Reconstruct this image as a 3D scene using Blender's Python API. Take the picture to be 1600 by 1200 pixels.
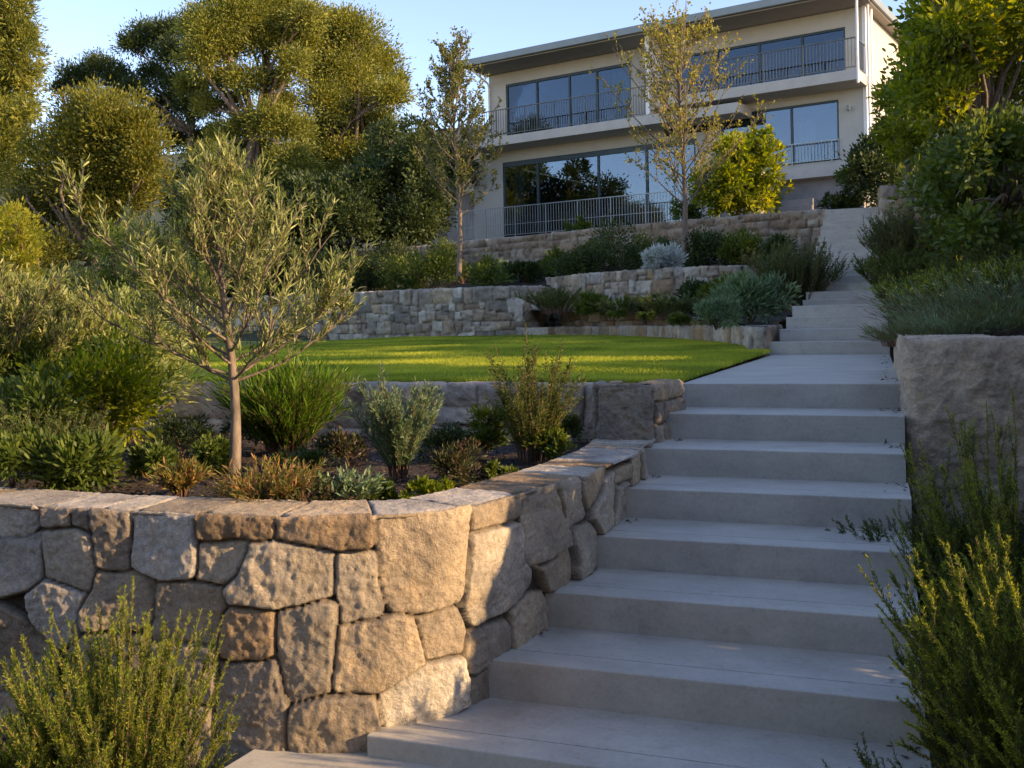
import bpy, math, random
import numpy as np
R = math.radians
for o in list(bpy.data.objects): bpy.data.objects.remove(o)
sc = bpy.context.scene
COL = sc.collection

# ---------------------------------------------------------------- camera
F, CX, CY, ROLL, CAMZ = 1560.0, 800.0, 507.0, 0.02, 1.6
cd = bpy.data.cameras.new('camera'); cam = bpy.data.objects.new('camera', cd); COL.objects.link(cam)
cam.location = (0, 0, CAMZ)
cam.rotation_mode = 'ZXY'
import mathutils
cam.rotation_mode = 'QUATERNION'
cam.rotation_quaternion = mathutils.Quaternion((1, 0, 0), R(90)) @ mathutils.Quaternion((0, 0, 1), -ROLL)
cd.sensor_width = 36; cd.lens = 36*F/1600
cd.shift_y = -93/1600
cd.clip_start = 0.05; cd.clip_end = 2000
sc.camera = cam

# ---------------------------------------------------------------- light
SUN_AZ = 110.0      # degrees from +Y towards +X
SUN_EL = 19.0
w = bpy.data.worlds.new('World'); sc.world = w; w.use_nodes = True
nt = w.node_tree; bg = nt.nodes['Background']
sky = nt.nodes.new('ShaderNodeTexSky'); sky.sky_type = 'NISHITA'; sky.sun_disc = False
sky.sun_elevation = R(SUN_EL); sky.sun_rotation = R(SUN_AZ)
sky.air_density = 1.0; sky.dust_density = 0.5; sky.altitude = 1200; sky.ozone_density = 2.6
tn_ = nt.nodes.new('ShaderNodeMix'); tn_.data_type = 'RGBA'; tn_.blend_type = 'MULTIPLY'; tn_.inputs[0].default_value = 1; tn_.inputs[7].default_value = (1.24, 1.0, .93, 1); nt.links.new(sky.outputs[0], tn_.inputs[6]); nt.links.new(tn_.outputs[2], bg.inputs[0]); bg.inputs[1].default_value = 0.15
sl = bpy.data.lights.new('sun', 'SUN'); sl.energy = 3.7; sl.angle = R(0.5); sl.color = (1.0, 0.70, 0.38)
so = bpy.data.objects.new('sun', sl); COL.objects.link(so)
sd = mathutils.Vector((math.sin(R(SUN_AZ))*math.cos(R(SUN_EL)), math.cos(R(SUN_AZ))*math.cos(R(SUN_EL)), math.sin(R(SUN_EL))))
so.rotation_mode = 'QUATERNION'; so.rotation_quaternion = sd.to_track_quat('Z', 'Y')
so.location = (30, -10, 20)
sc.view_settings.view_transform = 'Standard'; sc.view_settings.look = 'None'
sc.view_settings.exposure = 1.43; sc.view_settings.gamma = 1.0
sc.render.engine = 'CYCLES'
sc.cycles.max_bounces = 6; sc.cycles.transparent_max_bounces = 8

# ---------------------------------------------------------------- helpers
rng = np.random.default_rng(7)

def ray(x, y):
    u = (x-CX)/F; v = (CY-y)/F
    return np.array([u+v*ROLL, 1.0, -u*ROLL+v])
def W(x, y, d):                      # point seen at a photo pixel, d metres down the view axis
    r = ray(x, y); return np.array([r[0]*d, d, CAMZ+r[2]*d])
def PZ(x, y, z):
    r = ray(x, y); k = (z-CAMZ)/r[2]; return np.array([r[0]*k, k, z])
ST = R(20.0)
TD = np.array([math.sin(ST), math.cos(ST)]); WD = np.array([math.cos(ST), -math.sin(ST)])
def tw(t, w_): p = TD*t+WD*w_; return p      # stair frame -> world xy

def hash3(ix, iy, iz, seed=0):
    n = (ix.astype(np.int64)*374761393 + iy.astype(np.int64)*668265263 + iz.astype(np.int64)*2147483647 + seed*1274126177) & 0xffffffff
    n = ((n ^ (n >> 13))*1274126177) & 0xffffffff
    n = n ^ (n >> 16)
    return (n & 0xffff)/65535.0
def vnoise(x, y, z=None, seed=0):
    x = np.asarray(x, float); y = np.asarray(y, float)
    z = np.zeros_like(x) if z is None else np.asarray(z, float)
    ix, iy, iz = np.floor(x), np.floor(y), np.floor(z)
    fx, fy, fz = x-ix, y-iy, z-iz
    fx = fx*fx*(3-2*fx); fy = fy*fy*(3-2*fy); fz = fz*fz*(3-2*fz)
    r = 0
    for a in (0, 1):
        for b in (0, 1):
            for c in (0, 1):
                wgt = (fx if a else 1-fx)*(fy if b else 1-fy)*(fz if c else 1-fz)
                r = r+wgt*hash3(ix+a, iy+b, iz+c, seed)
    return r*2-1
def fbm(x, y, z=None, oct=4, seed=0, gain=0.5):
    r = 0; a = 1; f = 1
    for i in range(oct):
        r = r+a*vnoise(x*f, y*f, None if z is None else z*f, seed+i*17); a *= gain; f *= 2.03
    return r

def tag(o, label=None, cat=None, group=None, kind=None):
    if label: o['label'] = label
    if cat: o['category'] = cat
    if group: o['group'] = group
    if kind: o['kind'] = kind
    return o
def empty(name, loc, rz=0.0, **k):
    o = bpy.data.objects.new(name, None); COL.objects.link(o)
    o.location = loc; o.rotation_euler = (0, 0, rz); o.empty_display_size = 0.2
    return tag(o, **k)

class MB:
    def __init__(s): s.v = []; s.q = []; s.t = []; s.n = 0; s.rq = []; s.rt = []; s.cv = []; s.hascol = False
    def add(s, v, q=None, t=None, rq=None, rt=None, col=None):
        v = np.asarray(v, float).reshape(-1, 3)
        s.v.append(v)
        if q is not None and len(q):
            q = np.asarray(q, np.int64); s.q.append(q+s.n); s.rq.append(np.zeros(len(q)) if rq is None else np.broadcast_to(rq, len(q)))
        if t is not None and len(t):
            t = np.asarray(t, np.int64); s.t.append(t+s.n); s.rt.append(np.zeros(len(t)) if rt is None else np.broadcast_to(rt, len(t)))
        if col is not None: s.hascol = True
        s.cv.append(np.ones((len(v), 3))*.5 if col is None else col)
        s.n += len(v)
    def box(s, x0, x1, y0, y1, z0, z1):
        v = [(x, y, z) for z in (z0, z1) for y in (y0, y1) for x in (x0, x1)]
        q = [(0, 2, 3, 1), (4, 5, 7, 6), (0, 1, 5, 4), (2, 6, 7, 3), (0, 4, 6, 2), (1, 3, 7, 5)]
        s.add(v, q); return s
    def prism(s, poly, z0, z1):
        n = len(poly); z0 = np.broadcast_to(z0, n); z1 = np.broadcast_to(z1, n)
        v = [(p[0], p[1], z0[i]) for i, p in enumerate(poly)]+[(p[0], p[1], z1[i]) for i, p in enumerate(poly)]
        q = [(i, (i+1) % n, n+(i+1) % n, n+i) for i in range(n)]
        t = [(n, n+i, n+i+1) for i in range(1, n-1)]+[(0, i+1, i) for i in range(1, n-1)]
        s.add(v, q, t); return s
    def tubes(s, P, Rd, n=5, r=0.5, close=False):
        P = np.asarray(P, float); Rd = np.asarray(Rd, float); S, K, _ = P.shape
        T = np.gradient(P, axis=1); T /= np.linalg.norm(T, axis=2, keepdims=True)+1e-9
        up = np.where(np.abs(T[..., 2:3]) > .9, np.array([1., 0, 0]), np.array([0, 0, 1.]))
        A = np.cross(T, up); A /= np.linalg.norm(A, axis=2, keepdims=True)+1e-9
        B = np.cross(T, A)
        an = np.arange(n)*2*math.pi/n
        V = P[:, :, None, :]+Rd[:, :, None, None]*(A[:, :, None, :]*np.cos(an)[None, None, :, None]+B[:, :, None, :]*np.sin(an)[None, None, :, None])
        idx = np.arange(S*K*n).reshape(S, K, n)
        a = idx[:, :-1, :]; b = idx[:, 1:, :]
        q = np.stack([a, np.roll(a, -1, 2), np.roll(b, -1, 2), b], -1).reshape(-1, 4)
        s.add(V.reshape(-1, 3), q, rq=r); return s
    def tube(s, pts, rad, n=6):
        pts = np.asarray(pts, float); rad = np.broadcast_to(rad, len(pts)); return s.tubes(pts[None], rad[None], n)
    def leaves(s, P, D, L, Wd, seg=1, curl=0.0, rnd=None, face=None):
        P = np.asarray(P, float); D = np.asarray(D, float); N = len(P)
        if N == 0: return s
        D = D/(np.linalg.norm(D, axis=1, keepdims=True)+1e-9)
        L = np.broadcast_to(L, N)[:, None]; Wd = np.broadcast_to(Wd, N)[:, None]
        X = rng.normal(size=(N, 3)) if face is None else face+rng.normal(size=(N, 3))*.35
        S_ = np.cross(D, X); S_ /= np.linalg.norm(S_, axis=1, keepdims=True)+1e-9
        Nn = np.cross(S_, D)
        rnd = rng.random(N) if rnd is None else rnd
        if seg == 1:
            m = P+D*L*.42+Nn*L*.06
            v = np.stack([P, m+S_*Wd*.5, P+D*L-Nn*L*curl, m-S_*Wd*.5], 1)
            q = np.arange(N*4).reshape(N, 4)
            s.add(v.reshape(-1, 3), q, rq=rnd)
        else:
            m1 = P+D*L*.3+Nn*L*.04; m2 = P+D*L*.68-Nn*L*curl*.35; tp = P+D*L*.98-Nn*L*curl
            v = np.stack([P, m1+S_*Wd*.5, m1-S_*Wd*.5, m2+S_*Wd*.42, m2-S_*Wd*.42, tp], 1)
            b = (np.arange(N)*6)[:, None]
            q = b+np.array([[1, 2, 4, 3]]); t = np.concatenate([b+np.array([[0, 2, 1]]), b+np.array([[3, 4, 5]])])
            s.add(v.reshape(-1, 3), q, t, rq=rnd, rt=np.concatenate([rnd, rnd]))
        return s
    def build(s, name, mat, parent=None, smooth=False, loc=None, bevel=0):
        me = bpy.data.meshes.new(name)
        V = np.concatenate(s.v); q = np.concatenate(s.q) if s.q else np.zeros((0, 4), np.int64); t = np.concatenate(s.t) if s.t else np.zeros((0, 3), np.int64)
        if loc is not None: V = V-np.asarray(loc)
        me.vertices.add(len(V)); me.vertices.foreach_set('co', V.astype(np.float32).ravel())
        nl = len(q)*4+len(t)*3
        me.loops.add(nl); me.loops.foreach_set('vertex_index', np.concatenate([q.ravel(), t.ravel()]).astype(np.int32))
        me.polygons.add(len(q)+len(t))
        st = np.concatenate([np.arange(len(q))*4, len(q)*4+np.arange(len(t))*3]).astype(np.int32)
        me.polygons.foreach_set('loop_start', st)
        me.update(calc_edges=True)
        r = np.concatenate((s.rq or [np.zeros(0)])+(s.rt or [np.zeros(0)]))
        a = me.attributes.new('rnd', 'FLOAT', 'FACE'); a.data.foreach_set('value', r.astype(np.float32))
        if s.hascol:
            c = np.concatenate(s.cv); c = np.concatenate([c, np.ones((len(c), 1))], 1)
            a = me.attributes.new('col', 'FLOAT_COLOR', 'POINT'); a.data.foreach_set('color', c.astype(np.float32).ravel())
        me.polygons.foreach_set('use_smooth', np.full(len(me.polygons), bool(smooth)))
        me.validate()
        me.materials.append(mat)
        o = bpy.data.objects.new(name, me); COL.objects.link(o)
        if parent is not None: o.parent = parent
        if loc is not None: o.location = loc
        if bevel:
            m = o.modifiers.new('bevel', 'BEVEL'); m.width = bevel; m.segments = 2; m.limit_method = 'ANGLE'
        return o

# ---------------------------------------------------------------- materials
def mat(name):
    m = bpy.data.materials.new(name); m.use_nodes = True; n = m.node_tree
    return m, n, n.nodes['Principled BSDF']
def nd(n, t, **k):
    x = n.nodes.new(t)
    for a, b in k.items():
        if a == 'inp':
            for i, v in b.items(): x.inputs[i].default_value = v
        else: setattr(x, a, b)
    return x
def ramp(n, src, stops):
    r = nd(n, 'ShaderNodeValToRGB'); e = r.color_ramp.elements
    while len(e) < len(stops): e.new(.5)
    for i, (p, c) in enumerate(stops): e[i].position = p; e[i].color = (*c, 1)
    n.links.new(src, r.inputs[0]); return r.outputs[0]
def mixc(n, fac, a, b, mode='MIX'):
    m = nd(n, 'ShaderNodeMix', data_type='RGBA', blend_type=mode)
    for s_, v in ((m.inputs[0], fac), (m.inputs[6], a), (m.inputs[7], b)):
        if isinstance(v, bpy.types.NodeSocket): n.links.new(v, s_)
        elif isinstance(v, (int, float)): s_.default_value = v
        else: s_.default_value = (*v, 1)
    return m.outputs[2]
def bump(n, b, h, strength, dist=.01, prev=None):
    x = nd(n, 'ShaderNodeBump', inp={0: strength, 1: dist}); n.links.new(h, x.inputs['Height'])
    if prev: n.links.new(prev, x.inputs['Normal'])
    n.links.new(x.outputs[0], b.inputs['Normal']); return x.outputs[0]
def noise(n, vec, scale, detail=5, rough=.55, dist=0):
    x = nd(n, 'ShaderNodeTexNoise', inp={'Scale': scale, 'Detail': detail, 'Roughness': rough, 'Distortion': dist})
    n.links.new(vec, x.inputs['Vector']); return x.outputs[0]

def leafmat(name, c0, c1, c2, trans=.35, tcol=None, rough=.5, spec=.35):
    m, n, b = mat(name)
    a = nd(n, 'ShaderNodeAttribute', attribute_name='rnd')
    g = nd(n, 'ShaderNodeNewGeometry')
    c = ramp(n, a.outputs['Fac'], [(0, c0), (.5, c1), (1, c2)])
    ns = noise(n, g.outputs['Position'], 1.3, 2)
    c = mixc(n, .6, c, ramp(n, ns, [(.3, (.72, .78, .8)), (.7, (1.25, 1.18, 1.0))]), 'MULTIPLY')
    n.links.new(c, b.inputs['Base Color']); b.inputs['Roughness'].default_value = rough
    b.inputs['Specular IOR Level'].default_value = spec
    t = nd(n, 'ShaderNodeBsdfTranslucent')
    tc = mixc(n, 1.0, c, tcol or (1.5, 1.35, .55), 'MULTIPLY'); n.links.new(tc, t.inputs[0])
    mx = nd(n, 'ShaderNodeMixShader', inp={0: trans}); out = n.nodes['Material Output']
    n.links.new(b.outputs[0], mx.inputs[1]); n.links.new(t.outputs[0], mx.inputs[2]); n.links.new(mx.outputs[0], out.inputs[0])
    return m
def barkmat(name, c0, c1, scale=30):
    m, n, b = mat(name); g = nd(n, 'ShaderNodeNewGeometry')
    mp = nd(n, 'ShaderNodeMapping', inp={3: (1, 1, .3)}); n.links.new(g.outputs['Position'], mp.inputs[0])
    ns = noise(n, mp.outputs[0], scale, 6)
    n.links.new(ramp(n, ns, [(.35, c0), (.65, c1)]), b.inputs['Base Color']); b.inputs['Roughness'].default_value = .85
    bump(n, b, ns, .6, .01); return m
def stonemat(name, bstr=.8, fine=60, dist=.012, sat=1.0):
    m, n, b = mat(name); g = nd(n, 'ShaderNodeNewGeometry')
    a = nd(n, 'ShaderNodeAttribute', attribute_name='col')
    n1 = noise(n, g.outputs['Position'], fine*.12, 7, .62, 0); n2 = noise(n, g.outputs['Position'], fine, 8, .72)
    n3 = noise(n, g.outputs['Position'], fine*.4, 6, .72, 0)
    c = mixc(n, .8, a.outputs['Color'], ramp(n, n1, [(.3, (.62, .60, .60)), (.5, (1, 1, 1)), (.7, (1.22, 1.13, .98))]), 'MULTIPLY')
    c = mixc(n, ramp(n, n3, [(.56, (0, 0, 0)), (.72, (.5, .5, .5))]), c, (.33, .19, .09))
    c = mixc(n, .75, c, ramp(n, n2, [(.3, (.6, .6, .62)), (.55, (1.05, 1.05, 1.05)), (.75, (1.35, 1.32, 1.25))]), 'MULTIPLY')
    n.links.new(c, b.inputs['Base Color']); b.inputs['Roughness'].default_value = .9; b.inputs['Specular IOR Level'].default_value = .2
    p = bump(n, b, n2, bstr, dist); bump(n, b, n3, bstr*.8, dist*2.5, p); return m
def plain(name, col, rough=.6, metal=0, bscale=0, var=.12):
    m, n, b = mat(name); g = nd(n, 'ShaderNodeNewGeometry')
    ns = noise(n, g.outputs['Position'], 2.2, 6, .6)
    lo = tuple(c*(1-var) for c in col); hi = tuple(min(1, c*(1+var)) for c in col)
    n.links.new(ramp(n, ns, [(.3, lo), (.7, hi)]), b.inputs['Base Color'])
    b.inputs['Roughness'].default_value = rough; b.inputs['Metallic'].default_value = metal
    if bscale: bump(n, b, noise(n, g.outputs['Position'], bscale, 4), .3, .004)
    return m

M = {}
def concrete():
    m, n, b = mat('concrete'); tc = nd(n, 'ShaderNodeTexCoord'); g = nd(n, 'ShaderNodeNewGeometry')
    mp = nd(n, 'ShaderNodeMapping', inp={3: (1.0, 2.2, 4.0)}); n.links.new(tc.outputs['Object'], mp.inputs[0])
    n1 = noise(n, mp.outputs[0], 2.2, 6, .6, .3); n2 = noise(n, g.outputs['Position'], 3.2, 8, .68); n3 = noise(n, g.outputs['Position'], 55, 8, .8)
    c = ramp(n, n1, [(.25, (.38, .345, .295)), (.5, (.435, .40, .345)), (.75, (.485, .45, .39))])
    c = mixc(n, .7, c, ramp(n, n2, [(.3, (.78, .78, .79)), (.7, (1.14, 1.13, 1.1))]), 'MULTIPLY')
    c = mixc(n, .6, c, ramp(n, n3, [(.3, (.66, .66, .66)), (.48, (1, 1, 1)), (.7, (1.2, 1.2, 1.2))]), 'MULTIPLY')
    n4 = noise(n, g.outputs['Position'], 7, 9, .75)
    c = mixc(n, .3, c, ramp(n, n4, [(.36, (.6, .58, .55)), (.46, (1, 1, 1)), (.62, (1.08, 1.08, 1.07))]), 'MULTIPLY')
    # rusty water stain by the wall on the two lowest treads
    for (px, py, pz, rad) in ((-.02, 3.78, .15, .27), (.17, 4.2, .30, .2)):
        vm = nd(n, 'ShaderNodeVectorMath', operation='DISTANCE'); n.links.new(g.outputs['Position'], vm.inputs[0]); vm.inputs[1].default_value = (px, py, pz)
        mr = nd(n, 'ShaderNodeMapRange', inp={1: rad, 2: 0, 3: 0, 4: .8}); n.links.new(vm.outputs['Value'], mr.inputs[0])
        mu = nd(n, 'ShaderNodeMath', operation='MULTIPLY'); n.links.new(mr.outputs[0], mu.inputs[0]); n.links.new(noise(n, g.outputs['Position'], 14, 4), mu.inputs[1])
        c = mixc(n, mu.outputs[0], c, (.16, .095, .05))
    n.links.new(c, b.inputs['Base Color'])
    n.links.new(ramp(n, n2, [(.3, (.5, .5, .5)), (.7, (.68, .68, .68))]), b.inputs['Roughness'])
    bump(n, b, n3, .25, .003); return m
M['concrete'] = concrete()
M['stone'] = stonemat('rubble_stone', .9, 55, .012)
M['stone_far'] = stonemat('rubble_stone_far', .7, 14, .03)
M['stone_mid'] = stonemat('dressed_stone', .7, 45, .008)
def soil():
    m, n, b = mat('soil'); g = nd(n, 'ShaderNodeNewGeometry'); n1 = noise(n, g.outputs['Position'], 45, 6, .7)
    n.links.new(ramp(n, n1, [(.3, (.018, .012, .009)), (.6, (.05, .032, .024)), (.8, (.09, .06, .045))]), b.inputs['Base Color'])
    b.inputs['Roughness'].default_value = .95; bump(n, b, n1, 1.0, .02); return m
M['soil'] = soil()
M['chips'] = leafmat('bark_chips', (.02, .012, .008), (.055, .03, .02), (.13, .075, .05), .05)
M['lawn'] = plain('lawn_ground', (.13, .17, .02), .9, 0, 40, .25)
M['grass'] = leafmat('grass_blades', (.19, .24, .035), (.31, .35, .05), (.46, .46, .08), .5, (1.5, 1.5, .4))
M['terrain'] = plain('hill_ground', (.045, .055, .025), .95, 0, 10, .4)
M['render'] = plain('cream_render', (.47, .44, .385), .8, 0, 30, .06)
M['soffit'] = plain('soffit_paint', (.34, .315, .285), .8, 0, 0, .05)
M['slab'] = plain('slab_edge_paint', (.45, .42, .375), .75, 0, 20, .08)
M['fascia'] = plain('grey_fascia', (.22, .25, .25), .5, .2, 0, .08)
M['white'] = plain('white_paint', (.8, .77, .74), .5, 0, 0, .04)
M['frame'] = plain('dark_aluminium', (.035, .05, .055), .4, .5, 0, .1)
M['iron'] = plain('iron_rail', (.10, .11, .11), .45, .5, 0, .15)
M['palerail'] = plain('pale_rail', (.30, .33, .34), .4, .4, 0, .1)
M['basement'] = plain('grey_basement_render', (.27, .25, .24), .85, 0, 12, .15)
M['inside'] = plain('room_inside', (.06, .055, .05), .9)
M['curtain'] = plain('curtain', (.45, .45, .46), .9, 0, 0, .1)
def glass(nm='window_glass', gc=(.6, .7, .82, 1)):
    m, n, b = mat(nm); out = n.nodes['Material Output']; n.nodes.remove(b)
    t = nd(n, 'ShaderNodeBsdfTransparent'); t.inputs[0].default_value = (.55, .62, .66, 1)
    gl = nd(n, 'ShaderNodeBsdfGlossy'); gl.inputs['Roughness'].default_value = .015; gl.inputs[0].default_value = gc
    g = nd(n, 'ShaderNodeNewGeometry'); ns = noise(n, g.outputs['Position'], .5, 2)
    bp = nd(n, 'ShaderNodeBump', inp={0: .12, 1: .03}); n.links.new(ns, bp.inputs['Height']); n.links.new(bp.outputs[0], gl.inputs['Normal'])
    fr = nd(n, 'ShaderNodeFresnel', inp={0: 1.75}); mr = nd(n, 'ShaderNodeMapRange', inp={1: 0, 2: 1, 3: .10, 4: 1}); n.links.new(fr.outputs[0], mr.inputs[0])
    mx = nd(n, 'ShaderNodeMixShader'); n.links.new(mr.outputs[0], mx.inputs[0]); n.links.new(t.outputs[0], mx.inputs[1]); n.links.new(gl.outputs[0], mx.inputs[2])
    n.links.new(mx.outputs[0], out.inputs[0]); return m
M['glass'] = glass(); M['glass_dim'] = glass('dim_reflection_glass', (.30, .36, .44, 1))  # second copy has a darker gloss colour, imitating dimmer reflections upstairs
M['bark'] = barkmat('grey_bark', (.10, .075, .055), (.23, .175, .125), 40)
M['eucbark'] = barkmat('gum_bark', (.09, .06, .045), (.24, .17, .12), 6)
M['twig'] = barkmat('brown_twig', (.09, .05, .03), (.20, .11, .065), 60)
M['olive'] = leafmat('olive_leaf', (.10, .135, .03), (.22, .25, .07), (.46, .45, .20), .35, (1.3, 1.25, .6))
M['rosemary'] = leafmat('rosemary_leaf', (.035, .065, .012), (.08, .125, .02), (.16, .20, .035), .35)
M['rosetip'] = leafmat('rosemary_tip_leaf', (.12, .17, .015), (.25, .30, .03), (.42, .44, .07), .5)
M['westringia'] = leafmat('grey_green_needle', (.045, .08, .024), (.095, .135, .038), (.18, .21, .065), .3)
M['gold'] = leafmat('golden_leaf', (.07, .085, .012), (.135, .14, .018), (.26, .225, .028), .4)
M['dark'] = leafmat('dark_leaf', (.022, .04, .014), (.045, .07, .02), (.095, .12, .032), .3)
M['mid'] = leafmat('mid_green_leaf', (.04, .07, .012), (.085, .125, .02), (.17, .20, .032), .4)
M['bright'] = leafmat('bright_leaf', (.05, .09, .008), (.17, .21, .015), (.42, .40, .03), .55, (1.6, 1.5, .3))
M['yellow'] = leafmat('yellow_green_leaf', (.12, .14, .012), (.22, .23, .02), (.36, .33, .03), .5, (1.6, 1.4, .3))
M['euc'] = leafmat('gum_leaf', (.065, .09, .02), (.17, .19, .035), (.38, .36, .06), .35, (1.5, 1.3, .5))
M['silver'] = leafmat('silver_leaf', (.085, .14, .065), (.155, .225, .11), (.27, .34, .18), .25, (1.2, 1.2, .7))
M['white_leaf'] = leafmat('white_felted_leaf', (.35, .38, .36), (.5, .53, .51), (.68, .7, .68), .15, (1, 1, .9))
M['russet'] = leafmat('russet_leaf', (.09, .11, .02), (.17, .155, .035), (.34, .17, .06), .35)
M['purple'] = leafmat('purple_green_leaf', (.03, .05, .015), (.055, .06, .022), (.12, .045, .04), .25)
M['spike'] = leafmat('green_spike_leaf', (.045, .10, .008), (.085, .16, .012), (.17, .26, .025), .45, (1.4, 1.5, .3))
M['autumn'] = leafmat('young_tree_leaf', (.12, .135, .03), (.24, .235, .045), (.44, .38, .06), .45, (1.4, 1.2, .5))
M['youngleaf'] = leafmat('slender_tree_leaf', (.06, .085, .022), (.12, .145, .035), (.26, .22, .05), .4)
M['flower'] = leafmat('small_flowers', (.5, .4, .08), (.65, .55, .2), (.75, .7, .55), .2)

# ---------------------------------------------------------------- stonework
def resample(pts, ds, smooth=True):
    pts = np.asarray(pts, float)
    if smooth and len(pts) > 2:
        p = np.vstack([2*pts[0]-pts[1], pts, 2*pts[-1]-pts[-2]]); out = []
        for i in range(1, len(p)-2):
            for u in np.linspace(0, 1, 16, endpoint=False):
                a, b, c, d = p[i-1], p[i], p[i+1], p[i+2]
                out.append(.5*((2*b)+(-a+c)*u+(2*a-5*b+4*c-d)*u*u+(-a+3*b-3*c+d)*u**3))
        out.append(pts[-1]); pts = np.array(out)
    L = np.concatenate([[0], np.cumsum(np.linalg.norm(np.diff(pts, axis=0), axis=1))])
    n = max(2, int(L[-1]/ds)+1); s = np.linspace(0, L[-1], n)
    return s, np.stack([np.interp(s, L, pts[:, 0]), np.interp(s, L, pts[:, 1])], 1)

STONECOL = np.array([(.47, .395, .30), (.37, .30, .22), (.52, .46, .375), (.33, .235, .145), (.44, .345, .235), (.47, .42, .36), (.30, .25, .195)])
def smin(d, k):
    m = d.min(0); return m-k*np.log(np.exp(-(d-m)/k).sum(0))
def cells_voronoi(Sg, Ug, seeds, k=.005):
    N = len(seeds); d2 = (Sg[None]-seeds[:, 0, None, None])**2+((Ug[None]-seeds[:, 1, None, None])*1.15)**2
    i0 = d2.argmin(0); m = np.take_along_axis(d2, i0[None], 0)[0]
    sx = seeds[:, 0]; sy = seeds[:, 1]*1.15
    D = np.empty_like(d2)
    for j in range(N):
        c = np.hypot(sx[j]-sx[i0], sy[j]-sy[i0]); D[j] = np.where(i0 == j, 9, (d2[j]-m)/(2*c+1e-6))
    D = np.sort(D, axis=0)[:5]
    return i0, smin(D, k)
def hull(P):
    P = sorted(map(tuple, P)); cr = lambda o, a, b: (a[0]-o[0])*(b[1]-o[1])-(a[1]-o[1])*(b[0]-o[0])
    def half(pts):
        h = []
        for p in pts:
            while len(h) > 1 and cr(h[-2], h[-1], p) <= 0: h.pop()
            h.append(p)
        return h[:-1]
    return np.array(half(P)+half(P[::-1]))
def cells_poly(Sg, Ug, polys, k=.004, infl=.007):
    best = np.full(Sg.shape, -9.0); sec = best.copy(); idx = np.zeros(Sg.shape, int)
    for i, P in enumerate(polys):
        P = hull(P)
        lo = P.min(0)-.09; hi = P.max(0)+.09
        msk = (Sg > lo[0]) & (Sg < hi[0]) & (Ug > lo[1]) & (Ug < hi[1])
        if not msk.any(): continue
        x = Sg[msk]; y = Ug[msk]; ds = []
        area = sum(P[a][0]*P[(a+1) % len(P)][1]-P[(a+1) % len(P)][0]*P[a][1] for a in range(len(P)))
        sg = 1 if area > 0 else -1
        # convex hull-ish half planes
        for a in range(len(P)):
            p, q = P[a], P[(a+1) % len(P)]; e = q-p; l = np.hypot(*e)
            if l < 1e-4: continue
            ds.append(sg*(-(x-p[0])*e[1]+(y-p[1])*e[0])/l)
        d = smin(np.array(ds), k)+.0035
        b = best[msk]; u = d > b; bb = idx[msk]; s2 = sec[msk]; s2 = np.where(u, b, np.maximum(s2, d)); b[u] = d[u]; bb[u] = i; best[msk] = b; idx[msk] = bb; sec[msk] = s2
    return idx, np.minimum(best+infl, (best-sec)*.5)
def row_seeds(S, U, rows, wmean, jit=.3, r=None, v0=0.0):
    r = r or np.random.default_rng(3); out = []
    h = (U-v0)/rows
    for j in range(rows):
        s = -wmean*r.random()
        while s < S+wmean:
            ww = wmean*(.6+.9*r.random()); out.append((s+ww/2, v0+h*(j+.5)+h*jit*(r.random()-.5)*1.6)); s += ww
    return np.array(out)

def rubble(S, H, thick, rows, wmean, r, wob=.25):
    """squared rubble: uneven courses, wandering bed joints, some blocks split in two"""
    hs = .7+.6*r.random(rows); ys = np.concatenate([[0], np.cumsum(hs)/hs.sum()*H]); out = []
    f = lambda j, s: ys[j]+(0 if j in (0, rows) else wob*H/rows*float(vnoise(s*1.1/wmean*.5, j*7.3, seed=j+3)))
    for j in range(rows):
        x = -wmean*r.random(); tl0 = 0
        while x < S+wmean*.3:
            w_ = wmean*(.45+1.1*r.random()**1.3); x1 = x+w_; tl1 = (r.random()-.5)*.22*H/rows
            e = .06 if j == rows-1 else 0
            q = lambda a, b, c, d: out.append(np.array([(a, f(j, a)), (b, f(j, b)), (d, f(j+1, d)+e), (c, f(j+1, c)+e)]))
            if r.random() < .22 and w_ > wmean*.7:
                m = x+w_*(.35+.3*r.random()); a0, b0 = f(j, x), f(j+1, x); a1, b1 = f(j, m), f(j+1, m); k = .4+.2*r.random()
                out.append(np.array([(x, a0), (m, a1), (m, a1+(b1-a1)*k), (x, a0+(b0-a0)*k)])); out.append(np.array([(x, a0+(b0-a0)*k), (m, a1+(b1-a1)*k), (m, b1+e), (x, b0+e)]))
                q(m, x1-tl1, m, x1+tl1)
            else: q(x+(-tl0), x1-tl1, x+tl0, x1+tl1)
            x = x1; tl0 = tl1
    x = -.2; tops = []
    while x < S+.3: tops.append(x); x += wmean*(.8+.9*r.random())
    return out, tops+[S+1.0]
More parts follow.
